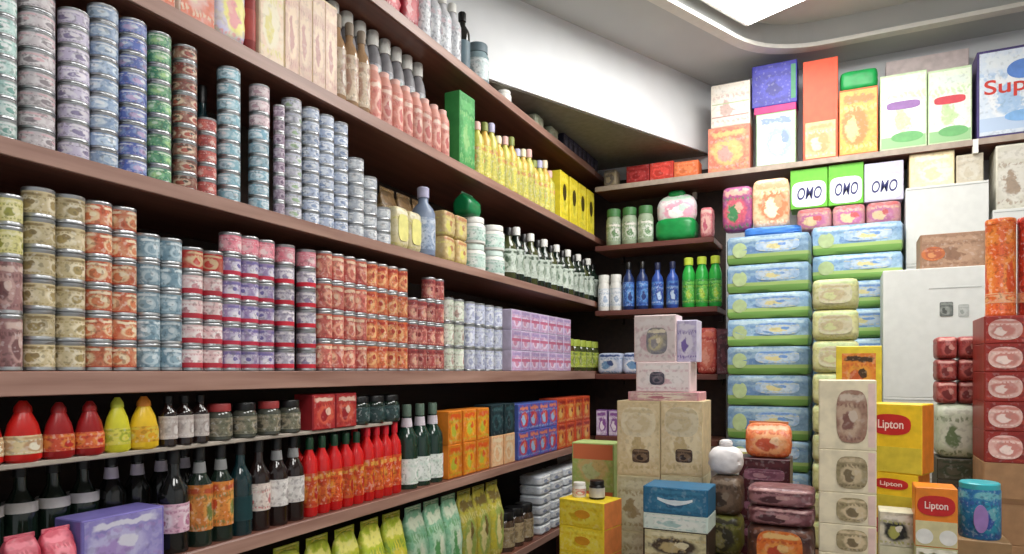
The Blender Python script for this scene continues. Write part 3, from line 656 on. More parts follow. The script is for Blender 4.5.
lrow(lambda i, j: longneck(.034, .28 + .02 * ((i * 7) % 3 - 1), ylb[i % 2], yl_, capm[i % 4], 'oil_bottle', .05, .58, .66, .45, .55), hD, 473, 551, .072, .068, 'yellow green oil bottle beyond the green carton', 'bottle', 'yellow green oil bottles')
yb_ = printed('bright_yellow_front', [C(226, 206, 40), C(236, 220, 70), C(200, 190, 50)], 14)
lrow(lambda i, j: carton(.13, .10, .29, plain('bright_yellow_card', C(226, 208, 50)), yb_, 'tall_carton', (('dark_oval', disc(.03, .05), plain('olive_black', C(70, 60, 20)), (0, .0015, .17)),)), hD, 552, 588, .133, .10, 'bright yellow carton with a dark oval mark', 'carton', 'bright yellow cartons')
# ================================================================== SHELF E (top)
e1 = printed('crimson_pack', [C(170, 40, 60), C(206, 70, 80), C(226, 170, 170)], 24)
lrow(lambda i, j: pack(.10, .08, .17, e1, None, 'food_pack', i), hE, 330, 413, .105, .08, 'crimson soft pack on the top shelf', 'pack', 'crimson soft packs')
gwb = printed('grey_white_label', [C(190, 194, 200), C(226, 228, 230), C(150, 150, 160), C(206, 190, 196)], 26)
lrow(lambda i, j: longneck(.04, .27, plain('grey_white_plastic', C(190, 190, 194)), gwb, M_WHITE, 'cleaner_bottle', .06, .62), hE, 415, 452, .082, .08, 'grey white cleaner bottle on the top shelf', 'bottle', 'grey white cleaner bottles', n=4)
lrow(lambda i, j: longneck(.036, .27, blk, plain('bluegrey_label', C(90, 110, 120)), M_BLACK, 'dark_bottle', .06, .5), hE, 453, 464, .08, .072, 'dark bottle at the end of the grey white bottles', 'bottle', None, n=1)
lrow(lambda i, j: jar(.055, .20, plain('blue_grey_glass', C(130, 150, 156), .15), printed('pale_aqua_label', [C(180, 196, 198), C(220, 226, 226)], 18), plain('slate_lid', C(100, 116, 124)), 'storage_jar'), hE, 467, 487, .115, .11, 'blue grey glass jar on the top shelf beside the bulkhead', 'jar', None, n=1)
lrow(lambda i, j: jar(.04, .07, M_WHITE, M_WHITE, M_WHITE, 'small_tub'), hE, 497, 510, .085, .08, 'small white tub on the top shelf under the bulkhead', 'tub', None, n=1)
lrow(lambda i, j: pack(.12, .08, .07, printed('sage_pack', [C(150, 156, 130), C(176, 180, 160)], 20), None, 'flat_pack', i), hE, 526, 556, .125, .08, 'sage green low pack on the top shelf under the bulkhead', 'pack', 'sage green low packs', n=2)
nv = plain('navy_card', C(34, 36, 56))
lrow(lambda i, j: carton(.075, .08, .088, nv, printed('navy_front', [C(30, 32, 50), C(60, 64, 90), C(110, 110, 130)], 24), 'small_carton'), hE, 558, 592, .077, .08, 'navy small carton on the top shelf near the corner', 'carton', 'navy small cartons')

# ================================================================== BACK SHELVES
BEND = {}
def brow(kind_fn, z, px0, px1, pitch, deep, label, cat, group, setback=.012, n=None, rows=1, rise=0.0, spin=False, Y=YB):
    Yc = Y + setback + deep / 2
    x0, x1 = xb(px0, Yc), xb(px1, Yc)
    x0 = max(x0, BEND.get(z, -L + .004))
    n = n or max(1, int((x1 - x0) / pitch + .25))
    st = max((x1 - x0) / n, pitch)
    BEND[z] = x0 + st * n
    for i in range(n):
        for j in range(rows):
            place(kind_fn(i, j), (x0 + st * (i + .5), Yc + random.uniform(0, .004), z + rise * j), 0, full(label, n - 1 - i, n, j, rows), cat, group if n * rows > 1 else None)
# shelf k1
gwp = printed('green_white_label', [C(150, 170, 140), C(206, 212, 200), C(100, 136, 90), C(226, 222, 214)], 22)
brow(lambda i, j: jar(.05, .245, plain('sage_plastic', C(150, 166, 140)), gwp, plain('moss_lid', C(70, 120, 70)), 'cleaner_tub'), k1, 606, 652, .108, .10, 'sage tub with moss green lid on the corner shelf', 'tub', 'sage tubs')
det = plain('white_film', C(226, 222, 222), .35)
gb_ = plain('emerald_film', C(30, 140, 70), .3)
bag = ('detergent_bag', soft(.26, .18, .155, 4.0, .004, 3, 0.0, name='bag_base'), gb_,
       [('bag_top', soft(.25, .15, .21, 3.0, .004, 5, .55, name='bag_top'), printed('white_pink_film', [C(226, 220, 220), C(226, 160, 180), C(240, 238, 236), C(190, 220, 200)], 14), (0, 0, .10)),
        ('green_tie', soft(.11, .06, .05, 3.0, .002, 2, name='bag_tie'), gb_, (0, 0, .285))])
brow(lambda i, j: bag, k1, 655, 699, .26, .19, 'bulging white detergent bag with a green base on the corner shelf', 'bag', None, n=1)
brow(lambda i, j: pack(.075, .10, .19, printed('rose_pack', [C(206, 110, 120), C(226, 180, 170), C(190, 90, 110)], 20), None, 'food_pack', i), k1, 701, 712, .08, .10, 'rose red soft pack at the end of the corner shelf', 'pack', None, n=1)
# shelf k2
bl = plain('blue_plastic', C(50, 80, 160), .3)
brow(lambda i, j: jar(.04, .24, M_WHITE, printed('white_cool_label', [C(206, 214, 220), C(230, 232, 236), C(160, 176, 200)], 22), M_WHITE, 'cleaner_bottle'), k2, 598, 619, .083, .08, 'white bottle beside the blue bottles on the corner shelf', 'bottle', 'white bottles on corner shelf', n=2)
brow(lambda i, j: longneck(.038, .315, plain('navy_plastic', C(34, 50, 96), .3), printed('blue_label', [C(50, 90, 170), C(90, 140, 200), C(30, 50, 110)], 24), M_BLACK, 'cleaner_bottle', .08, .58), k2, 621, 649, .078, .076, 'navy blue bottle on the corner shelf', 'bottle', 'navy blue bottles', n=2)
brow(lambda i, j: longneck(.038, .30, bl, printed('sky_label', [C(80, 130, 200), C(40, 70, 150), C(180, 200, 226)], 24), plain('navy_cap', C(30, 36, 70)), 'cleaner_bottle', .08, .58), k2, 650, 680, .078, .076, 'medium blue bottle beside green bottles on the corner shelf', 'bottle', 'medium blue bottles', n=2)
gn = plain('bright_green_plastic', C(50, 170, 70), .25)
brow(lambda i, j: longneck(.04, .315, gn, printed('green_label', [C(40, 150, 60), C(120, 206, 90), C(190, 220, 80)], 24), plain('yellow_green_cap', C(196, 214, 70)), 'dish_soap_bottle', .08, .55, .66, .6, .72), k2, 682, 716, .082, .08, 'bright green dish soap bottle with yellow green cap', 'bottle', 'bright green dish soap bottles', n=3, setback=.002)
# shelf k3
brow(lambda i, j: pack(.17, .12, .14, printed('ice_blue_pack', [C(190, 200, 226), C(226, 228, 236), C(110, 150, 190), C(60, 80, 130)], 14), None, 'tissue_pack', i), k3, 600, 634, .17, .12, 'ice blue tissue pack on the corner shelf behind white boxes', 'pack', 'ice blue tissue packs', n=2)
brow(lambda i, j: pack(.12, .10, .29, printed('red_brown_pack', [C(170, 50, 50), C(206, 110, 90), C(220, 150, 130)], 18), None, 'food_pack', i), k3, 698, 716, .12, .10, 'red pack at the end of the corner shelf beside blue packs', 'pack', None, n=1)
brow(lambda i, j: carton(.10, .1, .28, plain('plum_card', C(90, 50, 60)), printed('plum_front', [C(110, 60, 70), C(70, 40, 50)], 18), 'food_carton'), k3, 640, 690, .105, .10, 'plum carton behind the white pink boxes', 'carton', 'plum cartons')
# shelf k4
brow(lambda i, j: carton(.075, .08, .17, plain('violet_card', C(130, 90, 150)), printed('violet_white_front', [C(206, 196, 216), C(130, 80, 150), C(230, 224, 232)], 20, stretch=(1, 1, .2)), 'small_carton'), k4, 592, 622, .077, .08, 'violet and white carton on the lowest corner shelf', 'carton', 'violet white cartons')
# top back shelf
def bbox(px0, px1, py0, py1, Y):        # width, height, x centre, base z of a front face at plane y = Y
    x0, x1 = xb(px0, Y), xb(px1, Y); pm = (px0 + px1) / 2
    z0, z1 = zb(pm, py1, Y), zb(pm, py0, Y)
    return x1 - x0, z1 - z0, (x0 + x1) / 2, z0
YT = YB + .02
def topbox(px0, px1, py0, base, d, body, front, label, name='detergent_box', extra=(), cat='box', group=None, Y=YT, rz=0.0, inset=0.0):
    w_, _, xc, _ = bbox(px0, px1, 0, 10, Y)
    top = zb((px0 + px1) / 2, py0, Y); h = top - base
    ex = [(e[0], e[1](w_, h), e[2], (e[3] * w_, e[4], e[5] * h)) for e in extra]
    place(carton(w_, d, h, body, front, name, ex, inset=inset), (xc, Y + d / 2, base), rz, label, cat, group)
    return top
P = printed
t0 = topbox(708, 750, 126, kT, .16, plain('coral_card', C(220, 130, 110)), P('coral_front', [C(226, 120, 100), C(236, 190, 120), C(226, 160, 150)], 16), 'coral and orange box under a cream box on the top back shelf')
topbox(711, 750, 83, t0, .14, plain('cream_card', C(230, 220, 204)), P('cream_lines_front', [C(230, 220, 206), C(236, 230, 220), C(206, 176, 166)], 16, ((.05, .058, C(190, 150, 140)), (.13, .137, C(180, 190, 150)))), 'cream box with thin printed lines beside the bulkhead')
t0 = topbox(756, 796, 112, kT, .16, plain('sage_card', C(150, 180, 140)), P('white_blue_front', [C(226, 230, 236), C(150, 170, 214), C(236, 238, 240), C(120, 140, 200)], 20), 'white box with blue print under a magenta carton')
t0 = topbox(754, 796, 105, t0, .16, plain('magenta_card', C(190, 50, 120)), None, 'thin magenta carton between a blue and a white box')
topbox(752, 797, 63, t0, .16, plain('ultramarine_card', C(44, 44, 156), .4), P('ultramarine_front', [C(44, 42, 150), C(60, 60, 176), C(36, 34, 130)], 10), 'ultramarine blue box on a magenta carton', extra=(('green_stripe', lambda w_, h: slab(w_ * .1, h * .8), plain('stripe_green', C(80, 150, 110)), .42, .0015, .1),))
topbox(803, 838, 59, kT, .16, plain('vermilion_card', C(232, 88, 52), .45), None, 'tall vermilion orange box with a pale yellow lower front', extra=(('yellow_print', lambda w_, h: slab(w_ * .86, h * .36), P('pale_yellow_front', [C(236, 210, 150), C(230, 170, 110), C(240, 230, 190)], 18), 0, .001, .02),))
t0 = topbox(839, 878, 88, kT, .16, plain('orange_brown_card', C(216, 110, 60)), P('yellow_orange_front', [C(236, 200, 90), C(230, 140, 70), C(240, 220, 150)], 14), 'orange and yellow box under a green pack on the top back shelf')
w_, h_, xc, _ = bbox(840, 878, 68, 88, YT)
place(pack(w_, .14, h_, plain('vivid_green_film', C(30, 160, 80), .35), None, 'soap_pack', 3), (xc, YT + .08, t0), 0, 'vivid green pack on top of the orange yellow box', 'pack')
GWf = P('green_white_front', [C(226, 238, 214), C(236, 240, 230), C(190, 220, 160), C(220, 232, 220)], 12, ((0.0, .06, C(150, 196, 140)),))
for (a, b, lc_, wd) in ((880, 927, C(150, 110, 170), 'purple'), (928, 972, C(206, 70, 80), 'red')):
    topbox(a, b, 73 if a == 880 else 68, kT, .16, plain('pale_green_card', C(200, 222, 180)), GWf, 'pale green and white detergent box with a %s name stripe' % wd,
           extra=(('name_stripe', lambda w_, h: disc(round(w_ * .36, 3), round(h * .055, 3), cut=.6), plain('stripe_' + wd, lc_), .0, .001, .58),
                  ('green_swoosh', lambda w_, h: disc(round(w_ * .34, 3), round(h * .07, 3)), plain('swoosh_green', C(110, 176, 110)), .08, .001, .16)))
topbox(886, 969, 55, kT, .10, plain('pinkish_card', C(206, 190, 190)), None, 'long pinkish grey box behind the pale green detergent boxes', Y=YT + .19)
wB, hB_, xB, _ = bbox(977, 1062, 45, 133, YT - .005)
SBf = P('blue_white_front', [C(214, 226, 240), C(236, 240, 244), C(170, 200, 232), C(226, 234, 240)], 9, ((0.02, .09, C(190, 210, 236)),))
place(carton(wB, .16, zb(1010, 47, YT) - kT, plain('violet_dark_card', C(70, 60, 110)), SBf, 'detergent_box',
      (('blue_swirl', disc(.07, .05), plain('swirl_blue', C(90, 130, 200)), (.02, .0012, .34)),
       ('lettering', text_mesh('Super', .105, width=.30), plain('letter_red', C(200, 60, 50)), (.0, .0016, .26)),
       ('blue_patch', disc(.09, .03), plain('patch_blue', C(130, 176, 224)), (.03, .0012, .10)))), (xB, YT + .075, kT), 0,
      'large blue and white detergent box with red lettering on the top back shelf', 'box')
topbox(1064, 1110, 60, kT, .16, plain('pale_green_card', C(200, 222, 180)), GWf, 'pale green detergent box beyond the large blue box')
# red flat packs under the bulkhead on the top back shelf
Xr0, Xr1 = xb(628, YB + .07), xb(700, YB + .07)
for i, (c_, nm) in enumerate(((C(150, 34, 34), 'dark red'), (C(196, 56, 44), 'bright red'), (C(216, 110, 60), 'orange'))):
    wd = (Xr1 - Xr0) / 3
    place(carton(wd - .004, .12, .115 if i < 2 else .10, plain(nm.replace(' ', '_') + '_flat_card', c_), P(nm.replace(' ', '_') + '_flat_front', [c_, tuple(min(1, v * 1.5 + .02) for v in c_[:3]) + (1,)], 14), 'food_carton'), (Xr0 + wd * (i + .5), YB + .085, kT), 0, nm + ' low carton on the top back shelf under the bulkhead', 'carton')
place(pack(.09, .1, .115, P('beige_grey_pack', [C(176, 160, 130), C(120, 110, 100)], 18), None, 'food_pack', 2), (xb(612, YB + .08), YB + .08, kT), 0, 'beige grey pack in the top corner under the bulkhead', 'pack')

# ================================================================== PILES ON THE TABLE
def pile(px0, px1, ys, Y, d, kinds, labels, cat, group=None, rz=0.0, filler=None, dx=0.0, fill_label=None):
    """things stacked on the table; ys = picture rows of the joints from the lowest visible one up; the column goes on down to the table"""
    pm = (px0 + px1) / 2
    x0, x1 = xb(px0, Y), xb(px1, Y); w_ = x1 - x0; xc = (x0 + x1) / 2 + dx
    zs = [zb(pm, y, Y) for y in ys]
    gap = zs[0] - TAB
    if gap > .01 and filler:
        n = max(1, int(round(gap / filler[1]))); hh = gap / n
        for i in range(n):
            place(filler[0](w_, d, hh, i), (xc, Y + d / 2, TAB + i * hh), rz, fill_label if n == 1 else fill_label + ', ' + tier(i, n + 1), cat, (group or labels[0]) + ' lower ones' if n > 1 else None)
    for i in range(len(zs) - 1):
        place(kinds[i % len(kinds)](w_, d, zs[i + 1] - zs[i], i), (xc, Y + d / 2, zs[i]), rz, labels[i % len(labels)], cat, group)
    return w_, xc, zs[-1]
# --- nappy packs, blue over green
def nappy_mat(nm, h):
    return P(nm, [C(126, 160, 190), C(150, 182, 206), C(110, 146, 190), C(170, 194, 204)], 10, ((0, h * .36, C(118, 164, 84)), (h * .24, h * .36, C(160, 186, 112))))
NM = nappy_mat('nappy_film', .16)
NP = P('nappy_print', [C(150, 180, 214), C(190, 206, 220), C(216, 206, 150), C(110, 150, 210)], 12)
def nappy(w_, d, h, i):
    k = pack(w_, d, h, NM, None, 'nappy_pack', i % 4, 16.0, .003)
    k[3].append(('front_print', disc(round(w_ * .26, 3), round(h * .22, 3), .004, cut=.6), NP, (w_ * .12, -d / 2 + .002, h * .62)))
    k[3].append(('cream_patch', disc(round(w_ * .09, 3), round(h * .26, 3), .004), plain('nappy_cream', C(172, 190, 140)), (-w_ * .33, -d / 2 + .002, h * .5)))
    return k
w1, x1c, zt1 = pile(726, 810, [440, 406, 375, 346, 318, 292, 263, 234], 3.98, .28, [nappy], ['blue and green nappy pack, %s under the azure pack' % ORD[7 - q] for q in range(7)], 'pack', 'nappy packs in tall pile', filler=(nappy, .16), fill_label='blue and green nappy pack at the foot of the tall pile')
place(pack(.30, .22, .05, plain('azure_film', C(70, 130, 210), .35), None, 'tissue_pack', 2), (x1c + .02, 4.12, zt1), .05, 'azure blue flat pack on top of the nappy pile', 'pack')
w2, x2c, zt2 = pile(811, 904, [400, 368, 338, 308, 280, 253, 223], 4.18, .40, [nappy], ['blue and green nappy pack, %s under the rosy flat packs' % ORD[6 - q] for q in range(6)], 'pack', 'nappy packs in rear pile', filler=(nappy, .16), fill_label='blue and green nappy pack at the foot of the rear pile')
# things on top of the nappy piles
zP = zt1 + .05
for (a, b, py0, cols, nm, lb) in ((722, 752, 186, [C(150, 70, 130), C(206, 90, 110), C(60, 130, 80), C(226, 170, 150)], 'purple_pack', 'purple and red pack on the nappy pile'),
                                  (752, 789, 178, [C(226, 190, 150), C(220, 120, 80), C(236, 216, 180), C(190, 150, 110)], 'orange_cream_pack', 'orange and cream pack on the nappy pile')):
    x0, x1 = xb(a, 4.06), xb(b, 4.06)
    place(pack(x1 - x0, .10, zb((a + b) / 2, py0, 4.06) - zP, P(nm, cols, 18), None, 'food_pack', 3), ((x0 + x1) / 2, 4.11, zP), 0, lb, 'pack')
zq = zb(850, 204, 4.30)
for i, (a, b) in enumerate(((796, 832), (832, 866), (866, 902))):
    x0, x1 = xb(a, 4.29), xb(b, 4.29)
    place(pack(x1 - x0 - .004, .2, zq - zt2, P('rosy_pack%d' % i, [C(206, 150, 150), C(190, 110, 150), C(220, 196, 150), C(200, 90, 90)], 22), None, 'flat_pack', i), ((x0 + x1) / 2, 4.39, zt2), 0, ('rosy flat pack under a lettered white box, beside the orange cream pack', 'rosy flat pack under the middle lettered box', 'rosy flat pack under the lilac topped box')[i], 'pack')
    top = zb((a + b) / 2, (168, 163, 162)[i], 4.30)
    bodyc = plain('lime_card', C(110, 196, 60)) if i < 2 else plain('lilac_white_card', C(200, 196, 220))
    w_ = xb((828, 864, 904)[i], 4.30) - xb((790, 828, 864)[i], 4.30) - .004; h = top - zq
    ex = [('white_panel', disc(round(w_ * .46, 3), round(h * .32, 3), .001, cut=.45), plain('panel_white', C(232, 232, 238)), (0, .0008, h * .36),
            (('lettering', text_mesh('OMO', round(h * .42, 3), .0006, shear=.2, width=round(w_ * .66, 3)), plain('letter_navy', C(50, 52, 110)), (0, -.0016, 0)),))]
    place(carton(w_, .16, h, bodyc, None, 'detergent_box', ex), ((xb((790, 828, 864)[i], 4.30) + xb((828, 864, 904)[i], 4.30)) / 2, 4.38, zq), 0,
          ('white and lime detergent box with dark lettering, beside the orange cream pack', 'white and lime detergent box with dark lettering, beside the lilac one', 'white and lilac detergent box with dark lettering')[i], 'box')
# --- pale yellow packs in front of the rear pile
PY = P('pale_yellow_film', [C(214, 214, 150), C(226, 224, 176), C(200, 200, 130), C(190, 206, 150)], 12)
def pyp(w_, d, h, i): return pack(w_, d, h, PY, P('pale_cream_print', [C(226, 222, 190), C(206, 190, 150), C(216, 220, 160)], 14), 'food_pack', i % 3, 8.0)
pile(812, 859, [405, 373, 340, 309, 278], 3.72, .24, [pyp], ['pale yellow soft pack, %s from the top of its pile' % ORD[4 - q] for q in range(4)], 'pack', 'pale yellow packs', filler=(pyp, .14), fill_label='pale yellow pack low in the pile')
# --- white cartons
def wcart(w_, d, h, i): return carton(w_, d, h, M_WHITECARD, None, 'shipping_carton', (('top_flap_seam', slab(w_ * .98, .004), plain('seam_grey', C(170, 172, 170)), (0, .0008, h * .965)),))
def wcart2(w_, d, h, i): return carton(w_, d, h, M_WHITECARD, None, 'shipping_carton', (
    ('printed_square', disc(.028, .035, cut=.2), P('stamp_print', [C(110, 116, 112), C(150, 156, 150), C(90, 96, 92)], 40), (.055, .001, h * .68)),
    ('printed_square', disc(.022, .03, cut=.2), P('stamp_print2', [C(180, 184, 180), C(196, 200, 196), C(160, 166, 160)], 40), (.125, .001, h * .665)),
    ('top_flap_seam', slab(w_ * .5, .003), plain('seam_grey', C(170, 172, 170)), (.09, .0008, h * .84))))
wb, xbk, ztb = pile(906, 989, [262, 184], 4.24, .34, [wcart], ['white carton at the back, small boxes on its lid'], 'carton', filler=(wcart, .5), fill_label='white carton low in the back stack', group=None)
wf, xfk, ztf = pile(883, 986, [398, 268], 3.86, .30, [wcart2], ['large white carton with grey printed squares'], 'carton', filler=(wcart, .45), fill_label='white carton under the large carton with grey squares')
x0, x1 = xb(920, 3.90), xb(986, 3.90)
place(carton(x1 - x0, .2, zb(950, 233, 3.90) - ztf, plain('tan_card', C(150, 116, 90)), P('tan_front', [C(150, 116, 92), C(172, 138, 112), C(134, 100, 78)], 10), 'small_carton',
      (('orange_mark', disc(.05, .035), P('orange_mark_print', [C(196, 110, 60), C(170, 90, 60), C(206, 140, 90)], 30), (-.08, .001, .075)),)), ((x0 + x1) / 2, 4.0, ztf), 0, 'tan carton with an orange mark lying on the large white carton', 'carton')
# small boxes on the back carton
for (a, b, py0, c0, c1, lb) in ((909, 955, 152, C(226, 206, 160), C(236, 226, 196), 'pale apricot low box on the back white carton'), (956, 984, 154, C(196, 186, 164), C(206, 200, 184), 'stone grey low box beside the apricot box')):
    x0, x1 = xb(a, 4.30), xb(b, 4.30); nm = lb.replace(' ', '_')[:14]
    place(carton(x1 - x0 - .004, .16, min(zb((a + b) / 2, py0, 4.30), kT - .036) - ztb, plain(nm + '_card', c0), P(nm + '_front', [c0, c1, c0], 14), 'small_carton'), ((x0 + x1) / 2, 4.38, ztb), 0, lb, 'box')
# right back column with a white box under the shelf
_, xr_, ztr = pile(993, 1085, [300, 206], 4.24, .34, [wcart], ['white carton beside the orange tubes, behind them'], 'carton', filler=(wcart, .5), fill_label='white carton low behind the red brown boxes')
for (a, b, lb, c0) in ((996, 1040, 'white and beige box under the large blue detergent box', C(216, 212, 196)), (1042, 1084, 'beige box under the back shelf beyond the white beige box', C(206, 190, 160))):
    x0, x1 = xb(a, 4.27), xb(b, 4.27)
    place(carton(x1 - x0 - .004, .2, kT - .05 - ztr, plain(lb[:12].replace(' ', '_') + 'card', c0), P(lb[:12].replace(' ', '_') + 'front', [c0, C(226, 222, 210), C(170, 150, 130)], 16), 'small_carton'), ((x0 + x1) / 2, 4.38, ztr), 0, lb, 'box')
# --- red brown boxes with pale emblems, orange tubes on top
RB = plain('red_brown_card', C(140, 46, 38), .4)
EMB = P('pale_emblem', [C(226, 190, 180), C(200, 130, 120), C(236, 214, 206)], 40)
ORG = P('orange_emblem', [C(216, 90, 40), C(230, 130, 60), C(180, 50, 36)], 30)
def rbb(w_, d, h, i): return carton(w_, d, h, RB, P('red_brown_front', [C(160, 46, 38), C(136, 40, 34), C(184, 70, 50)], 18), 'coffee_box', (('pale_emblem', disc(.05, round(h * .38, 3), cut=.8), EMB, (-w_ * .5 + .062, .0015, h * .5)), ('orange_emblem', disc(.04, round(h * .34, 3), cut=.8), ORG, (-w_ * .5 + .155, .0015, h * .5))))
def kcart(w_, d, h, i): return carton(w_, d, h, M_CARD, None, 'cardboard_carton', (('tape', slab(w_, .02), plain('tape_brown', C(140, 104, 70)), (0, .0006, h * .5)),))
wq, xq, ztq = pile(984, 1062, [464, 432, 402, 372, 343, 315], 2.90, .24, [rbb], ['red brown coffee box with pale emblem, %s under the orange tube' % ORD[5 - q] for q in range(5)], 'box', 'red brown coffee boxes', filler=(kcart, .3), fill_label='brown cardboard carton under the red brown coffee boxes')
TB = [P('orange_tube_print', [C(226, 100, 40), C(236, 140, 60), C(216, 80, 30)], 16), P('red_tube_print', [C(160, 40, 30), C(190, 60, 40), C(130, 30, 26)], 16)]
def tube(r, h, m): return ('snack_tube', lathe(((0, .001), (r * .95, 0), (r, .004), (r, .014), (r * .98, .016), (r * .98, h - .02), (0, h - .02)), 24, name='tube_body'), m,
    [('lid', lathe(((r * .9, h - .02), (r, h - .02), (r, h - .004), (r * .96, h), (0, h)), 24, name='tube_lid'), m, (0, 0, 0)),
     ('pale_mark', lathe(((r * .98, h * .14), (r * .99, h * .14), (r * .99, h * .24), (r * .98, h * .24)), 24, name='tube_mark'), P('tube_mark_print', [C(236, 190, 150), C(226, 110, 50), C(236, 170, 110)], 30), (0, 0, 0))])
hT = zb(1000, 219, 2.97) - ztq
place(tube(.047, hT, TB[0]), (xb(1000.5, 2.99), 2.99, ztq), .4, 'tall orange snack tube on the red brown boxes', 'tube')
place(tube(.047, hT, TB[1]), (xb(1000.5, 2.99) + .098, 3.0, ztq), 1.4, 'tall red snack tube beside the orange tube', 'tube')
# --- coffee packs left of that stack
CP = P('coffee_red_film', [C(150, 54, 54), C(180, 90, 84), C(120, 44, 44), C(206, 150, 140)], 24)
zc = zb(958, 404, 3.15)
xs0, xs1 = xb(937, 3.15), xb(981, 3.15); wc = (xs1 - xs0)
zlist = [zb(958, y, 3.15) for y in (480, 459, 404)]
DKC = plain('dark_green_brown_card', C(66, 62, 50))
nlo = 3; hh = (zlist[0] - TAB) / nlo
for i in range(nlo):
    place(carton(wc, .18, hh, DKC, P('dark_mixed_front', [C(80, 76, 60), C(56, 50, 42), C(100, 96, 80)], 20), 'food_carton'), ((xs0 + xs1) / 2, 3.24, TAB + i * hh), 0, 'dark olive carton below the pale green pack, ' + tier(i, 4), 'carton', 'dark olive cartons')
place(carton(wc, .18, zlist[1] - zlist[0], DKC, P('dark_mixed_front2', [C(90, 86, 70), C(60, 70, 50)], 20), 'food_carton'), ((xs0 + xs1) / 2, 3.24, zlist[0]), 0, 'thin dark carton right under the pale green pack', 'carton')
place(pack(wc, .18, zlist[2] - zlist[1], P('pale_green_film', [C(200, 210, 184), C(220, 224, 206), C(110, 130, 90)], 12), None, 'food_pack', 2), ((xs0 + xs1) / 2, 3.24, zlist[1]), 0, 'pale green white pack under the coffee packs', 'pack')
zz = zlist[2]; hcp = (zb(958, 336, 3.15) - zz) / 3
for j in range(3):
    for i in range(2):
        place(pack(wc / 2 - .002, .16, hcp, CP, None, 'coffee_pack', i + j * 2), (xs0 + wc * (.25 + .5 * i), 3.24, zz + hcp * j), 0, 'dull red coffee pack, %s of three, %s' % (tier(j, 3), 'touching the coffee boxes' if i else 'away from the coffee boxes'), 'pack', 'dull red coffee packs')
# --- tea boxes
TY = plain('tea_yellow_card', C(232, 196, 40), .4); TO = plain('tea_orange_card', C(226, 130, 40), .4)
TRED = plain('tea_red', C(190, 40, 40), .4); TW = plain('tea_white', C(236, 214, 206), .4); TG = plain('tea_lime', C(208, 190, 60), .45)
def tea(w_, d, h, i, sc=1.0):
    return carton(w_, d, h, TY, None, 'tea_box', (
        ('lower_print', slab(w_ * .98, h * .36), TG, (0, .0006, h * .02)),
        ('red_badge', disc(round(w_ * .36, 3), round(h * .15, 3), .0012, cut=.75), TRED, (-w_ * .05, .0006, h * .70),
            (('lettering', text_mesh('Lipton', round(h * .17, 3), .0005, width=round(w_ * .46, 3)), TW, (0, -.0018, 0)),)),
        ('side_print', box(.0012, round(d * .96, 4), round(h * .96, 4), 0, name='side'), TO, (w_ / 2 + .0004, -d / 2, h * .02))))
wt, xt, ztt = pile(872, 931, [510, 474, 404], 2.72, .13, [lambda w_, d, h, i: tea(w_ * (.86 if i == 0 else 1), d, h, i)], ['smaller yellow tea box with red badge under the big tea box', 'big yellow tea box with a red badge and orange side'], 'box', filler=(lambda w_, d, h, i: tea(w_, d, h, i), .2), fill_label='yellow tea box at the foot of the tea stack', rz=-.36)
def tea2(w_, d, h, i):
    return carton(w_, d, h, TO, None, 'tea_box', (
        ('cream_print', slab(w_ * .98, h * .42), plain('tea_cream', C(206, 196, 150), .45), (0, .0006, h * .02), (('white_spot', disc(.024, .024, .001), M_WHITE, (-.032, -.0008, h * .16)), ('white_spot', disc(.024, .024, .001), M_WHITE, (.032, -.0008, h * .16)))),
        ('red_badge', disc(round(w_ * .44, 3), round(h * .17, 3), .0012, cut=.75), TRED, (0, .0006, h * .70), (('lettering', text_mesh('Lipton', round(h * .17, 3), .0005, width=round(w_ * .55, 3)), TW, (0, -.0018, 0)),))))
pile(915, 958, [548, 488], 2.50, .11, [tea2], ['yellow and orange tea box in front of the tea stack'], 'box', filler=(lambda w_, d, h, i: carton(w_, d, h, plain('olive_white_card', C(190, 186, 140)), P('olive_white_front', [C(226, 222, 206), C(120, 116, 70), C(180, 176, 110)], 26), 'small_carton'), .14), fill_label='olive white carton under the front tea box')
pile(879, 914, [547, 512], 2.56, .10, [lambda w_, d, h, i: carton(w_, d, h, plain('white_olive_card', C(200, 196, 170)), P('white_black_front', [C(216, 210, 190), C(30, 30, 30), C(170, 170, 90), C(226, 222, 210)], 26), 'small_carton')], ['white, black and olive carton before the small tea box'], 'carton', filler=(lambda w_, d, h, i: carton(w_, d, h, plain('white_olive_card', C(200, 196, 170)), None, 'small_carton'), .15), fill_label='pale olive carton low before the tea stack')
# --- blue round canister
xc = xb(980, 2.66); zc0 = zb(980, 541, 2.60)
r_ = .059; hc_ = zb(980, 482, 2.66) - zc0
place(carton(.15, .14, zc0 - TAB, plain('kraft_card', C(150, 120, 84)), None, 'cardboard_carton'), (xc, 2.67, TAB), 0, 'kraft carton under the blue canister', 'carton')
CB = P('canister_blue', [C(30, 110, 170), C(40, 150, 180), C(60, 90, 170), C(110, 180, 190)], 18)
place(('canister', lathe(((0, .001), (r_ * .95, 0), (r_, .006), (r_, hc_ * .86), (r_ * .94, hc_ * .9), (0, hc_ * .9)), 24, name='canister_body'), CB,
       [('lid', lathe(((r_ * .9, hc_ * .89), (r_ * .97, hc_ * .89), (r_ * .97, hc_ * .98), (r_ * .9, hc_), (0, hc_)), 24, name='canister_lid'), plain('teal_lid', C(60, 170, 180), .3), (0, 0, 0)),
        ('pink_patch', disc(.02, .045, .006), plain('mauve_patch', C(150, 120, 180)), (-.005, -r_ + .003, hc_ * .38))]), (xc, 2.67, zc0), 0, 'blue round canister with teal lid beside the tea boxes', 'canister')
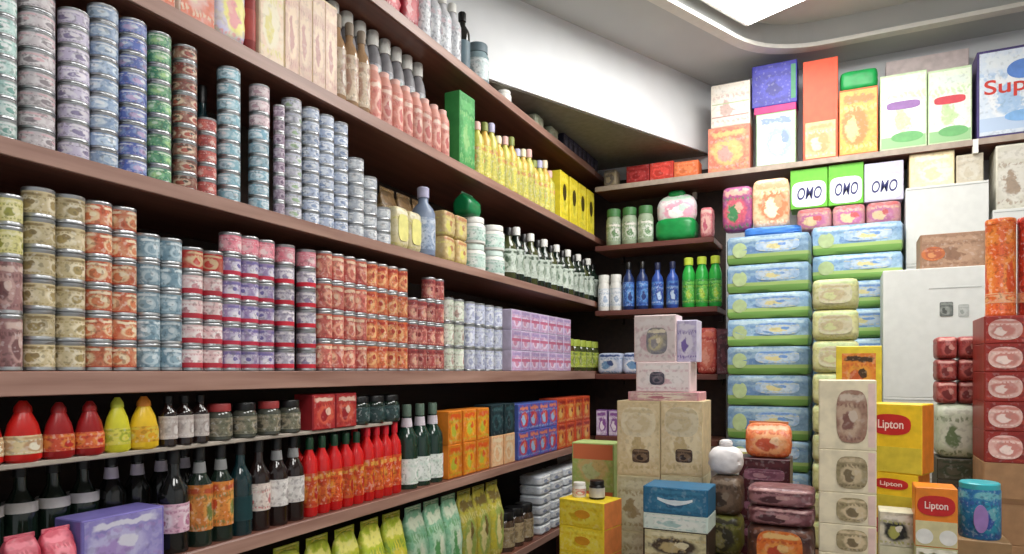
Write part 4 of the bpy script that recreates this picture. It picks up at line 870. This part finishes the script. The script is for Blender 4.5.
# --- cream wafer boxes
WF = plain('wafer_cream_card', C(226, 214, 184), .5)
def wafer(w_, d, h, i): return carton(w_, d, h, WF, None, 'wafer_box', (
    ('picture', disc(round(w_ * .27, 3), round(h * .38, 3), .0012, cut=.6), P('wafer_picture_big', [C(170, 130, 110), C(206, 176, 150), C(140, 96, 84), C(220, 200, 180)], 26) if i == 3 else P('wafer_picture', [C(150, 136, 100), C(206, 186, 150), C(120, 104, 76)], 26), (w_ * .08, .0006, h * .48)),
    ('pink_side', slab(w_ * .12, h * .9), plain('wafer_blush', C(230, 200, 190)), (w_ * .42, .0006, h * .05))))
pile(818, 876, [554, 525, 493, 450, 380], 2.42, .13, [wafer], ['cream wafer box third under the big one', 'cream wafer box second under the big one', 'cream wafer box right under the big one'] + ['big cream wafer box with brown picture topping the column'], 'box', None, filler=(wafer, .11), fill_label='cream wafer box at the foot of the column', rz=.03)
# --- yellow box behind the wafer column
def ybx(w_, d, h, i): return carton(w_, d, h, plain('lemon_card', C(230, 206, 60)), P('lemon_front', [C(226, 130, 50), C(230, 160, 60), C(206, 100, 50), C(70, 50, 30)], 16), 'cereal_box', inset=.2)
pile(836, 882, [402, 346], 2.98, .10, [ybx], ['yellow framed orange box behind the wafer column'], 'box', filler=(ybx, .23), fill_label='yellow framed box hidden behind the wafer column')
# --- centre column: beige boxes, white pink boxes
BE = P('beige_box_card', [C(206, 186, 146), C(222, 206, 170), C(190, 168, 124)], 10)
def beig(w_, d, h, i): return carton(w_, d, h, plain('beige_box_body', C(206, 186, 146), .5), BE, 'biscuit_box', (
    ('dark_mark', disc(round(w_ * .2, 3), round(h * .09, 3), .0014, cut=.4), P('dark_mark_print', [C(70, 50, 40), C(130, 104, 80), C(50, 34, 30)], 60), (w_ * .06, .0008, h * .27)),
    ('pale_top_print', disc(round(w_ * .4, 3), round(h * .2, 3), .0014, cut=.7), P('pale_top', [C(232, 220, 190), C(214, 196, 156), C(226, 212, 180)], 20), (0, .0008, h * .72))))
YC = 2.74
for (a, b, nm) in ((617, 660, 'touching the yellow pile side'), (660.5, 703, 'beside the white bag')):
    pile(a, b, [476, 401], YC, .18, [beig], ['beige biscuit box with a dark mark, ' + nm], 'box', filler=(lambda w_, d, h, i: carton(w_, d, h, plain('sand_card', C(206, 196, 160)), P('sand_front', [C(206, 196, 160), C(226, 220, 190), C(170, 150, 110)], 14), 'biscuit_box'), .24), fill_label='sand coloured box under a beige biscuit box, ' + nm)
zc1 = zb(660, 401, YC)
WP = plain('white_pink_card', C(226, 206, 206), .5)
WPF = P('white_pink_front', [C(230, 216, 214), C(236, 228, 226), C(214, 180, 186)], 12)
def stackc(px0, px1, z0, py0, Y, d, body, front, label, mark=None, name='biscuit_box'):
    x0, x1 = xb(px0, Y), xb(px1, Y); z1 = zb((px0 + px1) / 2, py0, Y); w_ = x1 - x0; h = z1 - z0
    ex = ()
    if mark: ex = (('dark_mark', disc(round(w_ * mark[0], 3), round(h * mark[1], 3), .0014, cut=.6), mark[2], (w_ * mark[3], .0008, h * mark[4])),)
    place(carton(w_, d, h, body, front, name, ex), ((x0 + x1) / 2, Y + d / 2, z0), 0, label, 'box')
    return z1
za = stackc(628, 699, zc1, 392, YC + .01, .16, plain('rose_card', C(206, 150, 156)), P('rose_cream_front', [C(206, 160, 160), C(230, 214, 196), C(190, 120, 130)], 14), 'thin rosy cream box lying on the beige biscuit boxes')
zb1 = stackc(636, 690, za, 362, YC + .02, .14, WP, WPF, 'wide white pink box with a small dark mark', (.14, .22, P('dark_mark_print2', [C(60, 60, 76), C(120, 110, 120)], 60), -.1, .45))
stackc(634, 676, zb1, 315, YC + .03, .12, WP, WPF, 'tall white pink box with a grey beige picture, on top of the stack', (.25, .28, P('grey_beige_print', [C(120, 120, 136), C(196, 186, 150), C(150, 146, 150), C(226, 216, 190)], 34), .05, .45))
stackc(677, 697, zb1, 320, YC + .04, .10, plain('lilac_box_card', C(206, 200, 222)), P('lilac_box_front', [C(190, 180, 216), C(222, 216, 232), C(120, 100, 170)], 18), 'slim lilac box beside the tall white pink box', None)
# blue box with a white curved mark, in front
def bluebox(w_, d, h, i):
    return carton(w_, d, h, plain('petrol_blue_card', C(44, 104, 140), .4), P('petrol_front', [C(44, 104, 140), C(60, 124, 156), C(36, 90, 126)], 12), 'food_carton', (
        ('white_mark', arc_mark(round(w_ * .27, 3), .012), plain('mark_white', C(216, 228, 232)), (0, .0012, h * .42)),))
@memo
def arc_mark(rx, t):
    bm = bmesh.new(); n = 12; up = []; lo = []
    for i in range(n + 1):
        s = -1 + 2 * i / n; z = .014 * s * s; tt = t * (1 - .55 * abs(s))
        up.append((s * rx, z + tt)); lo.append((s * rx, z - tt * .6))
    ring = up + lo[::-1]
    f = [bm.verts.new((x, -.001, z)) for x, z in ring]; b = [bm.verts.new((x, 0, z)) for x, z in ring]
    bm.faces.new(f); bm.faces.new(b[::-1])
    for i in range(len(ring)):
        j = (i + 1) % len(ring); bm.faces.new((f[i], b[i], b[j], f[j]))
    bmesh.ops.recalc_face_normals(bm, faces=bm.faces)
    return to_mesh('curved_mark', bm)
MT = plain('pale_mint_card', C(206, 222, 212), .5)
def tray(w_, d, h, i): return carton(w_, d, h, MT, P('pale_mint_front', [C(214, 226, 216), C(230, 234, 226), C(170, 200, 196)], 16), 'food_tray')
def creamd(w_, d, h, i): return carton(w_, d, h, plain('dark_brown_card', C(60, 46, 36)), P('cream_dark_front', [C(214, 204, 160), C(70, 56, 44), C(190, 170, 120), C(226, 216, 180)], 14), 'food_carton')
pile(643, 708, [560, 531, 515, 488], 2.44, .16, [creamd, tray, bluebox], ['cream and dark brown carton under the mint tray', 'pale mint flat box under the petrol blue carton', 'petrol blue carton with a white curved mark'], 'carton', None, filler=(creamd, .13), fill_label='cream and dark brown carton at the foot of the blue carton pile')
# --- yellow boxes at the left end of the table
def yel2(w_, d, h, i): return carton(w_, d, h, plain('canary_card', C(232, 206, 50), .4), P('canary_front', [C(232, 206, 50), C(238, 220, 80), C(226, 190, 40)], 10), 'biscuit_box', (
    ('orange_mark', disc(round(w_ * .17, 3), round(h * .16, 3), .0012), plain('mark_amber', C(216, 150, 40)), (w_ * .03, .0008, h * .5)),
    ('orange_side', box(.0012, round(d * .96, 4), round(h * .96, 4), 0, name='side'), plain('side_orange', C(220, 130, 70)), (w_ / 2 + .0004, -d / 2, h * .02))))
_, xy_, zty = pile(560, 609, [554, 528, 501], 2.55, .15, [yel2], ['canary yellow biscuit box under another yellow box', 'canary yellow biscuit box carrying two small jars'], 'box', 'canary yellow boxes', filler=(yel2, .11), fill_label='canary yellow box at the foot of the yellow pile', rz=-.18)
place(jar(.032, .075, M_BLACK, plain('black_white_label', C(190, 186, 180)), M_BLACK, 'small_jar'), (xy_ + .03, 2.62, zty), 0, 'small black jar on the canary yellow boxes', 'jar')
place(jar(.028, .06, M_WHITE, P('white_red_label', [C(226, 220, 214), C(206, 120, 110)], 30), M_WHITE, 'small_jar'), (xy_ - .05, 2.63, zty), 0, 'small white jar on the canary yellow boxes', 'jar')
def ogb(w_, d, h, i): return carton(w_, d, h, plain('sage_green_card', C(170, 190, 120)), P('orange_green_front%d' % (i % 2), [C(170, 196, 110), C(214, 190, 130), C(196, 206, 150)], 14, ((h * .62, h, C(220, 120, 80)),)), 'food_carton')
pile(572, 614, [490, 443], 2.92, .14, [ogb], ['green carton with an orange top behind the yellow boxes'], 'carton', filler=(ogb, .2), fill_label='green and orange carton low behind the yellow boxes')
# --- centre right: snack packs and maroon boxes
MR = plain('maroon_card', C(70, 26, 34), .35)
def mar(w_, d, h, i): return carton(w_, d, h, MR, P('maroon_front', [C(70, 26, 34), C(90, 40, 46), C(56, 20, 28)], 12), 'chocolate_box', (('pink_stripe', disc(round(w_ * .4, 3), round(h * .16, 3), .0012, cut=.4), P('mauve_stripe', [C(150, 100, 120), C(120, 70, 90), C(176, 130, 140)], 30), (0, .0008, h * .55)),))
_, xm, zm = pile(739, 790, [494, 459], 2.78, .16, [mar], ['maroon chocolate box with a mauve stripe under the orange snack bag'], 'box', filler=(mar, .12), fill_label='maroon chocolate box at the foot of the pile')
hs_ = zb(767, 421, 2.8) - zm
place(pouch(.17, .09, hs_ * .93, P('orange_snack_film', [C(214, 110, 60), C(226, 160, 110), C(190, 80, 50), C(230, 190, 150)], 22), None, 'snack_bag', 3, plain('snack_seal', C(196, 120, 70))), (xm + .01, 2.85, zm), 0, 'orange snack bag on the maroon chocolate box', 'bag')
MP = P('mauve_film', [C(110, 60, 66), C(170, 120, 124), C(80, 40, 46), C(196, 150, 146)], 18)
OF = P('orange_flower_print', [C(220, 110, 40), C(230, 150, 70), C(190, 70, 40), C(236, 190, 120)], 20)
def mau(w_, d, h, i):
    if i == 0: return pack(w_, d, h, P('dark_brown_film', [C(70, 40, 34), C(110, 66, 46), C(56, 30, 28)], 16), OF, 'snack_pack', 2, 7.0, .003, .0, .34, .40)
    return pack(w_, d, h, MP, None, 'snack_pack', i, 6.0)
pile(746, 814, [572, 527, 508, 489], 2.36, .16, [mau], ['dark brown snack pack with orange print in the middle of the table', 'mauve snack pack lying on a brown pack', 'top mauve snack pack before the maroon box'], 'pack', None, filler=(mau, .13), fill_label='dark brown snack pack at the foot of the mauve pile')
BB = P('brown_bag_film', [C(96, 76, 60), C(130, 104, 84), C(70, 54, 44), C(150, 130, 110)], 18)
def bbag(w_, d, h, i): return pack(w_, d, h, BB, None, 'food_pack', i, 5.0)
wz, xz, zz = pile(708, 741, [556, 516, 477], 2.62, .13, [lambda w_, d, h, i: pack(w_, d, h, P('olive_dark_film', [C(120, 120, 50), C(60, 54, 36), C(150, 140, 90)], 20), None, 'food_pack', i, 5.0), bbag], ['olive pack under the brown pack beside the blue carton', 'brown pack under the white bag'], 'pack', None, filler=(bbag, .13), fill_label='brown pack at the foot of the white bag pile')
place(('small_bag', soft(.13, .11, .11, 2.6, .004, 6), det, [('tied_neck', soft(.05, .04, .035, 2.5, .003, 2), det, (0, 0, .10))]), (xz - .005, 2.69, zz), .1, 'small white bag on the brown pack', 'bag')
place(carton(.17, .12, .05, plain('pale_grey_card', C(200, 200, 196)), P('lime_grey_front', [C(206, 206, 196), C(210, 206, 110), C(190, 190, 186)], 12), 'small_carton'), (xb(736, 3.2), 3.26, zb(736, 462, 3.2)), 0, 'flat grey and lime box behind the white bag', 'box')
hx = zb(736, 462, 3.2) - TAB
for i in range(3):
    place(carton(.18, .13, hx / 3, plain('pale_grey_card', C(200, 200, 196)), None, 'small_carton'), (xb(736, 3.2), 3.26, TAB + hx / 3 * i), 0, 'pale grey carton stacked behind the white bag, ' + tier(i, 4), 'box', 'pale grey cartons')
